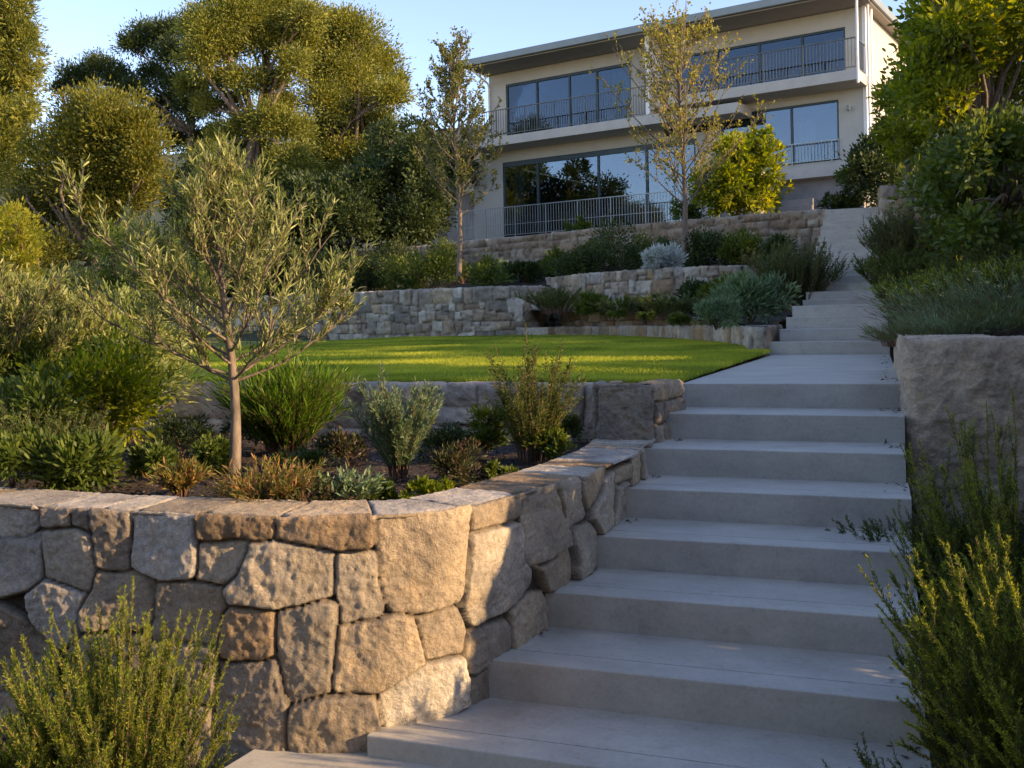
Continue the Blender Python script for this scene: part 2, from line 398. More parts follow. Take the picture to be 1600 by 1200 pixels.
def stone_wall(name, label, path, z0, z1, thick, rows=4, wmean=.4, res=.04, group=None, gap=.010, bulge=.02, rough=.012,
               seed=1, m=None, polys=None, topcuts=None, smooth=True, edge_r=.03, tint=1.0, nscale=6, cat='stone wall', colors=None, kind=None, inner=.35, caprow=False, colidx=None, lean=None, depth=.035, jw=.012):
    r_ = np.random.default_rng(seed)
    s, P = resample(path, res, smooth); H = z1-z0
    T = np.gradient(P, axis=0); T /= np.linalg.norm(T, axis=1, keepdims=True); Nn = np.stack([T[:, 1], -T[:, 0]], 1)
    u = np.concatenate([np.arange(0, H, res), H+np.arange(0, thick, res), H+thick+np.arange(0, inner, res*2)])
    Sg, Ug = np.meshgrid(s, u, indexing='ij')
    wob = res*0+.015
    Sw = Sg+fbm(Sg*9, Ug*9, oct=2, seed=seed)*wob*.5; Uw = Ug+fbm(Sg*9+50, Ug*9, oct=2, seed=seed)*wob*.5
    if polys is None and rows > 1:
        polys, topcuts = rubble(s[-1], H, thick, rows, wmean, r_)
    if polys is None:
        seeds = row_seeds(s[-1], H-(.0 if not caprow else .14), rows, wmean, .2, r=r_)
        if caprow:
            x = 0
            while x < s[-1]+.5:
                ww = wmean*(1.0+.8*r_.random()); seeds = np.vstack([seeds, [(x+ww/2, H-.02)]]); x += ww
        top = []; x = -.1
        while x < s[-1]+.5:
            ww = wmean*(.8+.9*r_.random()); top.append((x+ww/2, H+thick*.55)); x += ww
        seeds = np.vstack([seeds, top])
        idx, dist = cells_voronoi(Sw, Uw, seeds)
        nst = len(seeds)
    else:
        pl = list(polys)
        for a, b in zip(topcuts[:-1], topcuts[1:]):
            sl_ = (r_.random()-.5)*.06
            pl.append(np.array([(a+.004, H-.0), (b-.004, H-.0), (b-.004+sl_, H+thick+.4), (a+.004+sl_, H+thick+.4)]))
        idx, dist = cells_poly(Sw, Uw, pl)
        nst = len(pl)
        # a joint along the arris would look cut, so stones that reach the top run into the cap
        near = np.abs(Ug-H) < .035
        face_ok = near & (Ug <= H)
        dist = np.where(near, np.maximum(dist, .02*(1-np.abs(Ug-H)/.035)+np.minimum(dist, .0)), dist)
    tilt = r_.normal(size=(nst, 2))*.10; off = r_.normal(size=nst)*.005
    prof = np.clip(dist/gap, -1, 1.0)
    hh = np.where(prof < 0, -depth, -depth+depth*np.sqrt(np.clip(1-(1-np.clip(dist/(gap*1.8), 0, 1))**2, 0, 1)))
    bl = bulge*np.clip(dist/.09, 0, 1)**.6
    nz = (.5-np.abs(fbm(Sg*nscale*.8, Ug*nscale*.8, idx*3.7, oct=3, seed=seed+5)))*rough*1.3+fbm(Sg*nscale*4, Ug*nscale*4, idx*1.7, oct=4, seed=seed+9, gain=.62)*rough*.5
    cs = np.zeros(nst); cu = np.zeros(nst); cnt = np.bincount(idx.ravel(), minlength=nst)+1e-6
    cs = np.bincount(idx.ravel(), Sg.ravel(), minlength=nst)/cnt; cu = np.bincount(idx.ravel(), Ug.ravel(), minlength=nst)/cnt
    tl = np.clip((Sg-cs[idx])*tilt[idx, 0]+(Ug-cu[idx])*tilt[idx, 1], -.018, .018)
    wgt = np.clip(dist/gap, 0, 1)
    h = hh+wgt*(bl+nz+tl+off[idx])
    flat = np.where(Ug > H, .45, 1.0)    # cap laid flatter
    h = np.where(Ug > H, hh*.6+wgt*(bl*.2+nz*.5), h)
    # base section with rounded arris
    a = np.clip((Ug-H+edge_r)/(2*edge_r), 0, 1)*math.pi/2
    onface = Ug < H-edge_r; ontop = (Ug > H+edge_r) & (Ug <= H+thick); down = Ug > H+thick
    rr = edge_r
    inn = np.where(onface, 0, np.where(Ug <= H+edge_r, rr*(1-np.cos(a)), Ug-H)); inn = np.where(down, thick, inn)
    zz = np.where(onface, z0+Ug, np.where(Ug <= H+edge_r, z1-rr+rr*np.sin(a), z1)); zz = np.where(down, z1-(Ug-H-thick), zz)
    nx = np.where(onface, 1.0, np.where(Ug <= H+edge_r, np.cos(a), 0)); nz_ = np.where(onface, 0, np.where(Ug <= H+edge_r, np.sin(a), 1.0))
    nx = np.where(down, -1, nx); nz_ = np.where(down, 0, nz_)
    if lean is not None: inn = inn-np.interp(P[:, 0], *lean)[:, None]*np.clip(Ug/H, 0, 1)
    X = P[:, 0, None]-Nn[:, 0, None]*inn+Nn[:, 0, None]*nx*h; Y = P[:, 1, None]-Nn[:, 1, None]*inn+Nn[:, 1, None]*nx*h; Z = zz+nz_*h
    V = np.stack([X, Y, Z], -1).reshape(-1, 3); n0, n1 = Sg.shape; I = np.arange(n0*n1).reshape(n0, n1)
    q = np.stack([I[:-1, :-1], I[1:, :-1], I[1:, 1:], I[:-1, 1:]], -1).reshape(-1, 4)
    CC = STONECOL if colors is None else np.array(colors)
    ci = r_.integers(0, len(CC), nst)
    if colidx is not None: ci[:len(colidx)] = colidx
    c = CC[ci]*(.86+.28*r_.random((nst, 1)))
    col = c[idx]*tint
    mott = fbm(Sg*5, Ug*5, idx*.9, oct=3, seed=seed+30)
    col = col*(1+.22*mott[..., None])
    dirt = np.clip((dist+.002)/jw, 0, 1)[..., None]
    col = col*dirt+np.array((.075, .06, .045))*(1-dirt)
    mb = MB(); mb.add(V, q, col=np.clip(col, 0, 1).reshape(-1, 3))
    base = (P[len(P)//2, 0], P[len(P)//2, 1], z0)
    o = mb.build(name, m or M['stone'], smooth=True, loc=base)
    tag(o, label, cat, group, kind); return o

# front wall path, solved from the photo
FW = [(-4.6, 5.6), (-3.6, 4.85), (-2.75, 4.32), (-2.08, 4.01), (-1.61, 3.83), (-1.2, 3.70), (-.83, 3.60), (-.55, 3.59), (-.34, 3.67), (-.19, 3.82), (-.06, 4.01), (.10, 4.27), (.33, 4.68), (.53, 5.09), (.72, 5.50), (.775, 5.69), (.88, 5.95), (.98, 6.14)]
fs, fP = resample(FW, .02)
def on_front(x, y):
    r = ray(x, y); k = r[0]/r[1]
    g = fP[:, 0]-k*fP[:, 1]; i = np.where(g[:-1]*g[1:] <= 0)[0]
    i = i[0] if len(i) else 0
    f = g[i]/(g[i]-g[i+1]+1e-12); Yd = fP[i, 1]*(1-f)+fP[i+1, 1]*f
    return fs[i]*(1-f)+fs[i+1]*f, CAMZ+r[2]*Yd
FZ0, FZ1 = -.06, .92
PX = [
 [(-60, 786), (52, 798), (54, 822), (30, 838), (-60, 845)], [(-60, 850), (28, 842), (62, 835), (64, 905), (38, 925), (2, 934), (-60, 925)],
 [(64, 796), (110, 800), (111, 824), (80, 826), (66, 818)], [(112, 800), (142, 803), (143, 832), (114, 824)], [(144, 800), (197, 806), (198, 888), (192, 893), (154, 892), (146, 880)],
 [(70, 832), (90, 826), (120, 826), (142, 842), (147, 885), (136, 926), (110, 918), (67, 900)],
 [(200, 808), (305, 812), (307, 895), (290, 903), (255, 906), (215, 896), (203, 888)],
 [(307, 812), (426, 814), (426, 840), (417, 846), (312, 842), (307, 835)], [(428, 815), (582, 817), (580, 850), (570, 858), (510, 858), (430, 842)],
 [(310, 850), (385, 848), (388, 862), (372, 905), (350, 916), (306, 905)], [(392, 850), (440, 848), (510, 858), (516, 866), (514, 935), (450, 950), (352, 942), (352, 922), (375, 905)],
 [(524, 868), (545, 861), (585, 864), (594, 900), (597, 955), (590, 968), (535, 977), (522, 930)],
 [(586, 817), (712, 800), (712, 905), (700, 938), (655, 956), (612, 956), (598, 930), (590, 870)],
 [(40, 932), (66, 906), (130, 932), (118, 1000), (90, 1015), (60, 995), (45, 965)],
 [(152, 896), (205, 898), (240, 910), (237, 970), (225, 985), (130, 985), (125, 950), (138, 925)],
 [(245, 914), (290, 908), (345, 922), (352, 945), (338, 965), (335, 1010), (235, 1000), (238, 960)],
 [(-60, 938), (0, 945), (35, 965), (60, 1003), (85, 1025), (76, 1074), (-60, 1080)],
 [(340, 965), (352, 952), (420, 954), (426, 962), (424, 1025), (410, 1033), (345, 1028), (338, 1010)],
 [(432, 958), (450, 952), (500, 947), (520, 950), (527, 970), (515, 1080), (455, 1097), (438, 1080), (428, 1045)],
 [(528, 984), (598, 972), (630, 959), (645, 963), (654, 985), (654, 1038), (590, 1082), (530, 1085), (519, 1070)],
 [(650, 960), (695, 943), (712, 955), (720, 985), (715, 1015), (660, 1030), (655, 1010)],
 [(714, 835), (732, 824), (780, 812), (790, 822), (797, 872), (816, 890), (815, 915), (788, 947), (730, 975), (711, 950)],
 [(715, 799), (793, 780), (796, 802), (770, 808), (725, 826), (716, 822)],
 [(796, 780), (837, 770), (842, 795), (867, 830), (870, 852), (830, 880), (817, 882), (799, 867), (795, 810)],
 [(841, 769), (882, 758), (888, 778), (900, 800), (895, 808), (872, 828), (865, 820), (845, 790)],
 [(885, 757), (920, 743), (922, 772), (903, 793), (889, 775)], [(924, 748), (942, 737), (945, 820), (924, 833), (917, 818), (904, 808), (904, 797), (922, 777)],
 [(876, 828), (905, 813), (918, 829), (920, 885), (887, 905), (885, 868), (874, 845)], [(822, 888), (872, 856), (883, 872), (884, 907), (852, 925), (842, 922)],
 [(945, 736), (970, 725), (971, 748), (947, 756)], [(947, 760), (971, 752), (975, 806), (948, 822)], [(972, 725), (994, 713), (995, 750), (976, 760)], [(996, 712), (1011, 697), (1012, 743), (997, 750)],
 [(789, 951), (820, 924), (838, 924), (848, 945), (850, 983), (791, 1010)], [(724, 985), (780, 967), (786, 980), (787, 1011), (741, 1035), (739, 1052), (724, 1045), (720, 1015)],
 [(597, 1086), (660, 1040), (717, 1026), (725, 1060), (728, 1100), (600, 1141), (592, 1110)], [(456, 1106), (520, 1089), (585, 1092), (592, 1140), (578, 1200), (450, 1200), (450, 1115)],
 [(340, 1040), (430, 1037), (438, 1082), (448, 1104), (446, 1200), (335, 1200), (333, 1090)], [(730, 1058), (742, 1050), (790, 1020), (795, 1110), (760, 1130), (731, 1105)],
 [(130, 992), (231, 1000), (230, 1080), (96, 1078), (100, 1022)], [(236, 1007), (333, 1015), (336, 1040), (330, 1100), (236, 1092)], [(82, 1084), (231, 1087), (230, 1210), (72, 1210)], [(237, 1097), (328, 1107), (330, 1210), (237, 1210)], [(-60, 1086), (76, 1081), (68, 1210), (-60, 1210)],
 [(852, 950), (885, 915), (925, 895), (980, 825), (1015, 770), (1030, 800), (930, 1000), (855, 1040)],
]
# 0 pale warm,1 mid warm,2 pale,3 brown,4 tan,5 pale grey,6 dark
PCI = [5, 5, 1, 6, 6, 2, 5, 3, 3, 0, 0, 0, 4, 5, 1, 1, 1, 3, 0, 4, 1, 0, 4, 1, 0, 4, 0, 0, 4, 4, 0, 4, 0, 4, 1, 2, 1, 6, 1, 1, 1, 1, 1, 1, 1]
polys = []
for P_ in PX:
    q_ = []
    for (x, y) in P_:
        s_, z_ = on_front(x, y)
        q_.append((s_, (z_-FZ0) if z_ < .875 else FZ1-FZ0+.06))
    polys.append(np.array(q_))
cuts = [on_front(x, 800)[0] for x in (-60, 60, 143, 198, 306, 427, 584, 714, 795, 839, 884, 922, 943, 971, 995, 1013)]
# the stretch left of the picture
x_ = 0.0
s_left = cuts[0]
rr_ = np.random.default_rng(5)
while x_ < s_left-.02:
    nx_ = min(s_left, x_+.3+.2*rr_.random()); hm = .35+.25*rr_.random()
    polys.append(np.array([(x_+.005, 0), (nx_-.005, 0), (nx_-.005, hm-.005), (x_+.005, hm-.005)])); polys.append(np.array([(x_+.005, hm+.005), (nx_-.005, hm+.005), (nx_-.005, 1.05), (x_+.005, 1.05)]))
    cuts.insert(0, x_) if x_ == 0 else cuts.insert(len([c for c in cuts if c < x_]), x_); x_ = nx_
cuts = sorted(set(cuts))+[fs[-1]+.1]
stone_wall('stone_wall', 'curved retaining wall of large rough sandstone blocks in the foreground beside the lower steps', FW, FZ0, FZ1, .33, polys=polys, topcuts=cuts, colidx=PCI, lean=([-.9, -.6, -.3, -.1, .3, .6, .74], [.0, -.02, .05, .08, .08, .05, 0]),
           res=.0075, bulge=.003, rough=.0075, gap=.008, seed=4, nscale=13, edge_r=.012)
# wall holding the lawn, and the big end block
LW = [tuple(tw(t, w_)) for t, w_ in ((6.13, -7.5), (6.13, -5.0), (6.13, -3.0), (6.13, -1.62))]
stone_wall('stone_wall', 'low straight wall of squared stones holding up the front edge of the lawn', LW, .70, 1.215, .22, rows=2, wmean=.52, res=.012, bulge=.012, rough=.014, seed=11, tint=1.4,
           m=M['stone_mid'], nscale=7, smooth=False, gap=.008, colors=[(.33, .27, .22), (.30, .24, .19), (.36, .31, .26), (.28, .22, .17)])
pil = [tw(6.2, -1.62), tw(5.70, -1.56), tw(5.66, -1.22), tw(6.0, -1.20), tw(6.42, -1.17)]
pil = [W(932, 640, 6.3)[:2], W(932, 640, 5.86)[:2], W(1021, 640, 5.74)[:2], W(1067, 610, 6.22)[:2]]
def corner_path(pts, r=.03):
    out = [np.array(pts[0], float)]
    for i in range(1, len(pts)-1):
        a, b, c = [np.array(p, float) for p in pts[i-1:i+2]]
        out += [b+(a-b)/np.linalg.norm(a-b)*r, b+((a-b)/np.linalg.norm(a-b)+(c-b)/np.linalg.norm(c-b))*r*.3, b+(c-b)/np.linalg.norm(c-b)*r]
    out.append(np.array(pts[-1], float)); return out
cp_ = corner_path(pil, .03)
L_ = np.concatenate([[0], np.cumsum([np.hypot(*(cp_[i+1]-cp_[i])) for i in range(len(cp_)-1)])])
cf0, cf1 = L_[1], L_[5]
bp = [np.array([(cf0-.03, 0), (cf1+.0, 0), (cf1+.0, .5), (cf0-.03, .5)]), np.array([(0, 0), (cf0-.04, 0), (cf0-.04, .5), (0, .5)])]
x0 = cf1+.01
for wz in (.16, .13, .15, .3):
    for (u0, u1) in ((0, .11), (.12, .24), (.25, .5)):
        bp.append(np.array([(x0, u0), (x0+wz, u0), (x0+wz, u1), (x0, u1)]))
    x0 += wz+.01
stone_wall('stone_block_pier', 'big rough square stone block ending the lawn wall beside the steps', cp_, .885, 1.235, .16, polys=bp, topcuts=[0, L_[-1]+.1], res=.008, bulge=.01, rough=.010, seed=21,
           smooth=False, tint=1.1, colidx=[6, 6]+[1, 6, 4]*4, nscale=12, cat='stone block', inner=.02)
bpoly = [pil[0], pil[1]*.7+pil[2]*.3+TD*.12, pil[1]*.3+pil[2]*.7+TD*.12, pil[3]-WD*.05, pil[3]-WD*.4]
# big block on the right of the steps
rb = corner_path([tw(8.4, .16), tw(6.0, .16), tw(5.98, 2.6), tw(6.6, 3.4)][::1], .05)
rb = [np.array(p) for p in rb]; rbl = 9.0
# travel so that the outward side is right-hand: from the back, along the stairs towards us, then to the right
stone_wall('stone_wall', 'massive rough hewn brown stone block wall to the right of the landing', rb, .2, 1.472, .5, polys=[np.array([(-1, -1), (rbl, -1), (rbl, 3), (-1, 3)])], topcuts=[-1, rbl], res=.014, bulge=.0, rough=.011, seed=33, tint=1.25,
           smooth=False, nscale=9, colors=[(.52, .40, .27), (.50, .39, .28)], gap=.008, inner=.1, edge_r=.04)
# low curved wall behind the lawn
LC = [(.1, 23.3), (1.0, 22.5), (1.9, 21.3), (2.5, 19), (2.85, 16.5), (3.0, 14), (2.91, 12.4), (2.76, 11.6), (2.68, 11.3)]
stone_wall('stone_wall', 'knee high curved stone edging wall between the lawn and the planted terrace', corner_path(LC+[tuple(tw(12.0, -1.12))], .03)if 0 else LC+[tuple(tw(11.47, -1.165)), tuple(tw(11.52, -1.15)), tuple(tw(12, -1.15)), tuple(tw(13.2, -1.15))], .9, 1.52, .18, rows=2, wmean=.38, res=.03, bulge=.02, rough=.015, seed=41,
           m=M['stone_far'], tint=.75, gap=.016, smooth=False, nscale=4, inner=.1)
WA = [(-11, 29.5), (-8, 28.0), (-6, 26.9), (-4.4, 25.8), (-3.2, 24.9), (-1.8, 24.1), (-.6, 23.5), (.25, 23.4), (.75, 24.0), (.95, 25.0), (.95, 26.5)]
stone_wall('stone_wall', 'pale rubble stone retaining wall bulging out at the far edge of the lawn', WA, 1.1, 2.5, .35, rows=5, wmean=.36, res=.035, bulge=.02, rough=.03, seed=51, m=M['stone_far'], depth=.05, jw=.02, gap=.012, tint=.95, nscale=4, inner=.1,
           colors=[(.50, .45, .37), (.38, .33, .27), (.60, .55, .46), (.30, .24, .18), (.42, .34, .25), (.27, .24, .20)])
WB = [(.9, 25.3), (1.3, 24.2), (2.2, 22.6), (3.4, 21.5), (4.6, 21.1), (5.7, 21.3)]
stone_wall('stone_wall', 'middle terrace rubble wall behind the silvery shrubs left of the upper steps', WB, 1.4, 2.75, .35, rows=5, wmean=.34, res=.035, bulge=.02, rough=.03, seed=61, m=M['stone_far'], depth=.05, jw=.02, gap=.012, tint=.9, nscale=4, inner=.1)
WC = [(-6.5, 37), (-3.4, 34.5), (-1.2, 32.8), (2.0, 29.8), (3.6, 28.4), (5.3, 27.1), (7.9, 25.3), (8.03, 25.3), (8.15, 25.5), (8.5, 26.4)]
stone_wall('stone_wall', 'topmost terrace wall of brown rubble stone below the house', WC, 2.8, 4.36, .45, rows=6, wmean=.42, res=.045, bulge=.05, rough=.03, seed=71, m=M['stone_far'], depth=.04, jw=.016, gap=.012, tint=.85, nscale=4, inner=.1, smooth=False,
           colors=[(.40, .32, .24), (.36, .28, .20), (.33, .25, .18), (.42, .36, .28)])
wd = [tw(27.0, .18), tw(24.6, .18), tw(24.55, 1.5), tw(25.5, 2.2)]
stone_wall('stone_wall', 'short stone wall at the top right of the upper steps under the trees', corner_path(wd, .06), 3.2, 4.62, .4, rows=5, wmean=.4, res=.045, bulge=.04, rough=.03, seed=81, m=M['stone_far'], gap=.022, tint=.8, nscale=4, inner=.1, smooth=False)

# ---------------------------------------------------------------- stairs
def zs(t):
    return np.interp(t, [3.0, 3.15, 6.39, 11.5, 12.9, 17.4, 26.8, 60], [0, .15, 1.2, 1.2, 1.76, 1.76, 4.31, 4.5])
def step_mesh(w0, w1, tn, tb, z, zb, groove=True, w0b=None):
    """profile across the tread extruded over the width: rounded nosing, saw cut behind it"""
    mb = MB(); b = .005
    pr = [(tn, zb), (tn, z-b), (tn+b*.3, z-b*.3), (tn+b, z)]
    if groove: pr += [(tn+.135, z), (tn+.1352, z-.006), (tn+.1398, z-.006), (tn+.14, z)]
    pr += [(tb, z), (tb, zb)]
    pr = np.array(pr); n = len(pr); w0b = w0 if w0b is None else w0b
    V = []
    for e in (0, 1):
        for (t, zz) in pr:
            wl = (w0+(w0b-w0)*(t-tn)/(tb-tn)) if e == 0 else w1
            V.append((wl, t, zz))
    q = [(i, i+1, n+i+1, n+i) for i in range(n-1)]+[(n-1, 0, n, 2*n-1)]
    tris = [(0, i+1, i) for i in range(1, n-1)]+[(n, n+i, n+i+1) for i in range(1, n-1)]
    mb.add(V, q, tris); return mb
stair = empty('concrete_stairs', (0, 0, 0), -ST, label='wide smooth grey concrete steps in the foreground climbing to the landing', cat='steps')
TR = .463
left = {1: -1.725, 2: -1.7, 3: -1.6, 4: -1.5, 5: -1.4, 6: -1.33, 7: -1.30}
for i in range(1, 8):
    tn = 6.39-(8-i)*TR
    step_mesh(left[i], .132+.01*(i % 2), tn, tn+TR+(.02 if i < 7 else .02), .15*i, .15*(i-1)-.12, groove=(i < 6)).build('step', M['concrete'], stair)
step_mesh(-1.175, .135, 6.39, 11.56, 1.2, .95, False, -1.09).build('landing', M['concrete'], stair)
st2 = empty('concrete_stairs', (0, 0, 0), -ST, label='four pale concrete steps rising from the far end of the landing', cat='steps')
for i in range(4):
    tn = 11.54+i*.45; tb = tn+.47 if i < 3 else 17.45
    step_mesh(-1.09+.04*i+(.0 if i else -.05), .14, tn, tb, 1.34+.14*i, 1.0+.14*i, False).build('step', M['concrete'], st2)
st3 = empty('concrete_stairs', (0, 0, 0), -ST, label='long narrow upper flight of concrete steps climbing towards the house', cat='steps')
for i in range(17):
    tn = 17.42+i*.545; tb = tn+.56 if i < 16 else 29.3
    step_mesh(-1.14+(.02 if i % 2 else 0), .12, tn, tb, 1.91+.15*i, 1.6+.15*i, False).build('step', M['concrete'], st3)
mb = MB(); mb.prism([(-.93, 3.72), (-1.12, 3.3), (-1.5, -4), (5, -4), (4.2, 2.2), (1.2, 3.2), (-.4, 3.75)][::-1], -.2, 0.075)
tag(mb.build('path', M['concrete'], bevel=.006), kind='structure')
# dark gap strip of soil along the right edge of the steps plus the bank
def inpoly(x, y, poly):
    ins = np.zeros(x.shape, bool); n = len(poly)
    for i in range(n):
        x1, y1 = poly[i]; x2, y2 = poly[(i+1) % n]
        c = ((y1 > y) != (y2 > y)) & (x < (x2-x1)*(y-y1)/(y2-y1+1e-12)+x1); ins ^= c
    return ins
def patch(name, poly, zf, res, m, kind='structure', amp=.02, ns=3, chips=0, label=None, cat=None):
    poly = np.array(poly, float); lo = poly.min(0); hi = poly.max(0)
    xs = np.arange(lo[0], hi[0]+res, res); ys = np.arange(lo[1], hi[1]+res, res)
    X, Y = np.meshgrid(xs, ys, indexing='ij'); Z = zf(X, Y)+fbm(X*ns, Y*ns, oct=4, seed=3)*amp
    ok = inpoly(X, Y, poly); I = np.arange(X.size).reshape(X.shape)
    c = ok[:-1, :-1] & ok[1:, :-1] & ok[1:, 1:] & ok[:-1, 1:]
    q = np.stack([I[:-1, :-1], I[1:, :-1], I[1:, 1:], I[:-1, 1:]], -1)[c]
    mb = MB(); mb.add(np.stack([X, Y, Z], -1).reshape(-1, 3), q); o = mb.build(name, m, smooth=True); tag(o, label, cat, None, kind); return o
def tt(X, Y): return TD[0]*X+TD[1]*Y
def ww(X, Y): return WD[0]*X+WD[1]*Y
tz = lambda X, Y: np.interp(tt(X, Y), [-40, 3, 12, 21, 23, 24.5, 26.6, 27.5, 32, 45, 80, 160, 400], [-.5, -.25, .6, .9, 1.2, 2.0, 2.6, 3.0, 3.9, 4.9, 14, 36, 60])
patch('ground', [(-220, -40), (220, -40), (220, 380), (-220, 380)], tz, 2.0, M['terrain'], amp=.1, ns=.1)
patch('soil', [(-7, -2), (-1.05, -2), (-.9, 3.75), (-1.0, 3.9), (-7, 6)], lambda X, Y: 0*X-.015, .03, M['soil'], amp=.012, ns=9)
bedpoly = [(-7, 6.5)]+[(p[0], p[1]+.15) for p in FW[:-1]]+[tuple(tw(5.95, -1.3)), tuple(tw(6.2, -1.5)), tuple(tw(6.25, -8))]
bz = lambda X, Y: .85+0*X
patch('soil', bedpoly, bz, .03, M['soil'], amp=.014, ns=8)
lz = lambda X, Y: 1.2+.10*np.clip((tt(X, Y)-6)/17, 0, 1)
lawnpoly = [tuple(tw(6.2, -9)), tuple(tw(6.2, -1.3)), tuple(tw(6.45, -1.178)), tuple(tw(11.5, -1.088))]+[(p[0], p[1]) for p in LC[::-1]]+[(-.6, 23.7), (-3.2, 25), (-6, 27), (-13, 27), (-14, 16)]
patch('lawn', lawnpoly, lz, .12, M['lawn'], amp=.006, ns=1)
b2 = [tuple(tw(11.8, -1.22)), tuple(tw(12.4, -1.14)), tuple(tw(23, -1.13)), (5.5, 21.5), (3.4, 21.7), (1.2, 24.4), (.5, 24), (.3, 23.2), (1.9, 21.4), (2.6, 19), (2.9, 15)]
patch('soil', b2, lambda X, Y: 1.46+.045*np.clip(tt(X, Y)-12, 0, 20), .15, M['soil'], amp=.03)
b3 = [(-12, 30), (-6, 27), (-3.2, 25), (-.6, 23.6), (.5, 23.8), (.9, 25), (1.4, 24.4), (3.4, 21.7), (5.5, 21.5), tuple(tw(22.5, -1.13)), tuple(tw(27, -1.13)), (8, 25.6), (2, 30), (-3.4, 34.7), (-8, 38.5)]
def z3(X, Y):
    n_ = np.array([.58, .81]); d = (X-8)*n_[0]+(Y-25.3)*n_[1]
    return np.clip(3.25+.16*d, 2.42, 3.35)
patch('soil', b3, z3, .2, M['soil'], amp=.05)
b4 = [(-16, 44), (-3.4, 34.6), (8, 25.4), tuple(tw(26.5, -1.12)), tuple(tw(29.3, -1.1)), tuple(tw(29.3, 4)), (13, 34), (-1, 44)]
patch('ground', b4, lambda X, Y: np.interp((X-8)*.55+(Y-25.3)*.83, [0, 1, 6, 12], [4.3, 4.32, 4.5, 5.1]), .3, M['terrain'], amp=.04)
bk = [tuple(tw(1.0, .16)), tuple(tw(29, .16)), tuple(tw(60, 2)), tuple(tw(60, 30)), tuple(tw(1, 30))]
def zbank(X, Y):
    t = tt(X, Y); w_ = ww(X, Y)
    return np.interp(t, [0, 3, 5.7, 6.2, 6.7, 12, 13, 17.5, 26, 30, 45, 60], [-.3, -.1, .35, .5, 1.38, 1.52, 1.78, 1.85, 4.1, 4.5, 6, 7.5])+np.clip(w_-.2, 0, 20)*np.interp(t, [3, 6, 6.5, 8, 20], [.12, .05, .05, .16, .1])
patch('bank', bk, zbank, .2, M['soil'], amp=.03)

# mulch chips
def chips(n, poly, zf, L, name='bark_mulch', label='dark bark mulch covering the planting bed soil'):
    poly = np.array(poly); lo = poly.min(0); hi = poly.max(0)
    P = lo+rng.random((n*2, 2))*(hi-lo); P = P[inpoly(P[:, 0], P[:, 1], poly)][:n]
    Z = zf(P[:, 0], P[:, 1])+rng.random(len(P))*.018; D = rng.normal(size=(len(P), 3)); D[:, 2] *= .25
    mb = MB(); mb.leaves(np.c_[P, Z], D, L*(.5+rng.random(len(P))), L*.5, face=np.array([0, 0, 1.])); o = mb.build(name, M['chips']); tag(o, label, 'mulch', None, 'stuff')
chips(22000, [p for p in bedpoly if p[0] > -5.5 or 1], bz, .022)
chips(6000, [(-2.6, 1.5), (-1.0, 1.5), (-.9, 3.7), (-2.8, 4.2)], lambda x, y: x*0-.01, .022, label='dark bark mulch at the foot of the foreground wall')

# lawn blades
def blades():
    n = 260000
    t = 6.25+17.5*rng.random(n*2)**1.7; w_ = -11+11*rng.random(n*2)
    P = TD[None]*t[:, None]+WD[None]*w_[:, None]
    k = inpoly(P[:, 0], P[:, 1], np.array(lawnpoly)); px = P[:, 0]/P[:, 1]
    k &= (px > -.40)
    P = P[k][:n]; d = P[:, 1]
    Z = lz(P[:, 0], P[:, 1]); L = (.028+.0016*d)*(.6+.7*rng.random(len(P))); D = rng.normal(size=(len(P), 3))*.38; D[:, 2] = 1
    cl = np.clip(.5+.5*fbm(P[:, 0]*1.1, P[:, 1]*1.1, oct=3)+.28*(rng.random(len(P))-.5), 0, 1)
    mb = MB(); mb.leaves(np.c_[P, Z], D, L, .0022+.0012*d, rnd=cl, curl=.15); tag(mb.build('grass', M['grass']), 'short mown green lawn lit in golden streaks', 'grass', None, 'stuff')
blades()

# ---------------------------------------------------------------- house
HR = R(33.5)
house = empty('house', (11.9, 34.0, 0), -HR, label='cream two storey house with wide windows and railed balconies on top of the slope', cat='house')
def hb(name, boxes, m, parent=house, bevel=0):
    mb = MB()
    for b in boxes: mb.box(*b)
    return mb.build(name, M[m], parent, bevel=bevel)
def wallwin(x0, x1, z0, z1, wins, y=0, th=.3):
    bs = []; xs = x0
    for (a, b, c, d) in wins:
        bs.append((xs, a, y, y+th, z0, z1)); bs.append((a, b, y, y+th, z0, c)); bs.append((a, b, y, y+th, d, z1)); xs = b
    bs.append((xs, x1, y, y+th, z0, z1)); return bs
UL = (-14.35, -8.52, 9.25, 11.67); UR = (-6.6, -.35, 9.8, 11.57); LR = (-5.4, -.62, 7.04, 9.12); LL = (-14.6, -5.9, 5.2, 8.42)
hb('wall', wallwin(-15.2, -7.2, 8.62, 12.16, [UL])+wallwin(-7.2, .2, 9.12+.02, 12.16, [UR]), 'render')
hb('wall', wallwin(-16.1, -5.0, 4.4, 8.62, [LL]), 'render')
hb('wall', wallwin(-4.99, .2, 6.45, 9.14, [(-4.9, LR[1], LR[2], LR[3])], y=.0), 'render')
hb('wall', [(-.10, .2, .3, 9, 4.4, 12.16), (-16.1, -15.8, .3, 9, 4.4, 8.62), (-15.2, -14.9, .3, 9, 8.62, 12.16), (-16.1, .2, 8.8, 9.1, 4.4, 12.16)], 'render')
hb('basement_wall', [(-5.0, .15, .06, .3, 3.8, 6.45)], 'basement')
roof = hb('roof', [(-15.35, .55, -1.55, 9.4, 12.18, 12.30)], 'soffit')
hb('gutter', [(-15.45, .6, -1.72, -1.56, 12.22, 12.50), (-15.45, -15.36, -1.55, 9.4, 12.22, 12.50), (.56, .65, -1.72, 9.4, 12.22, 12.50)], 'fascia', roof, .03)
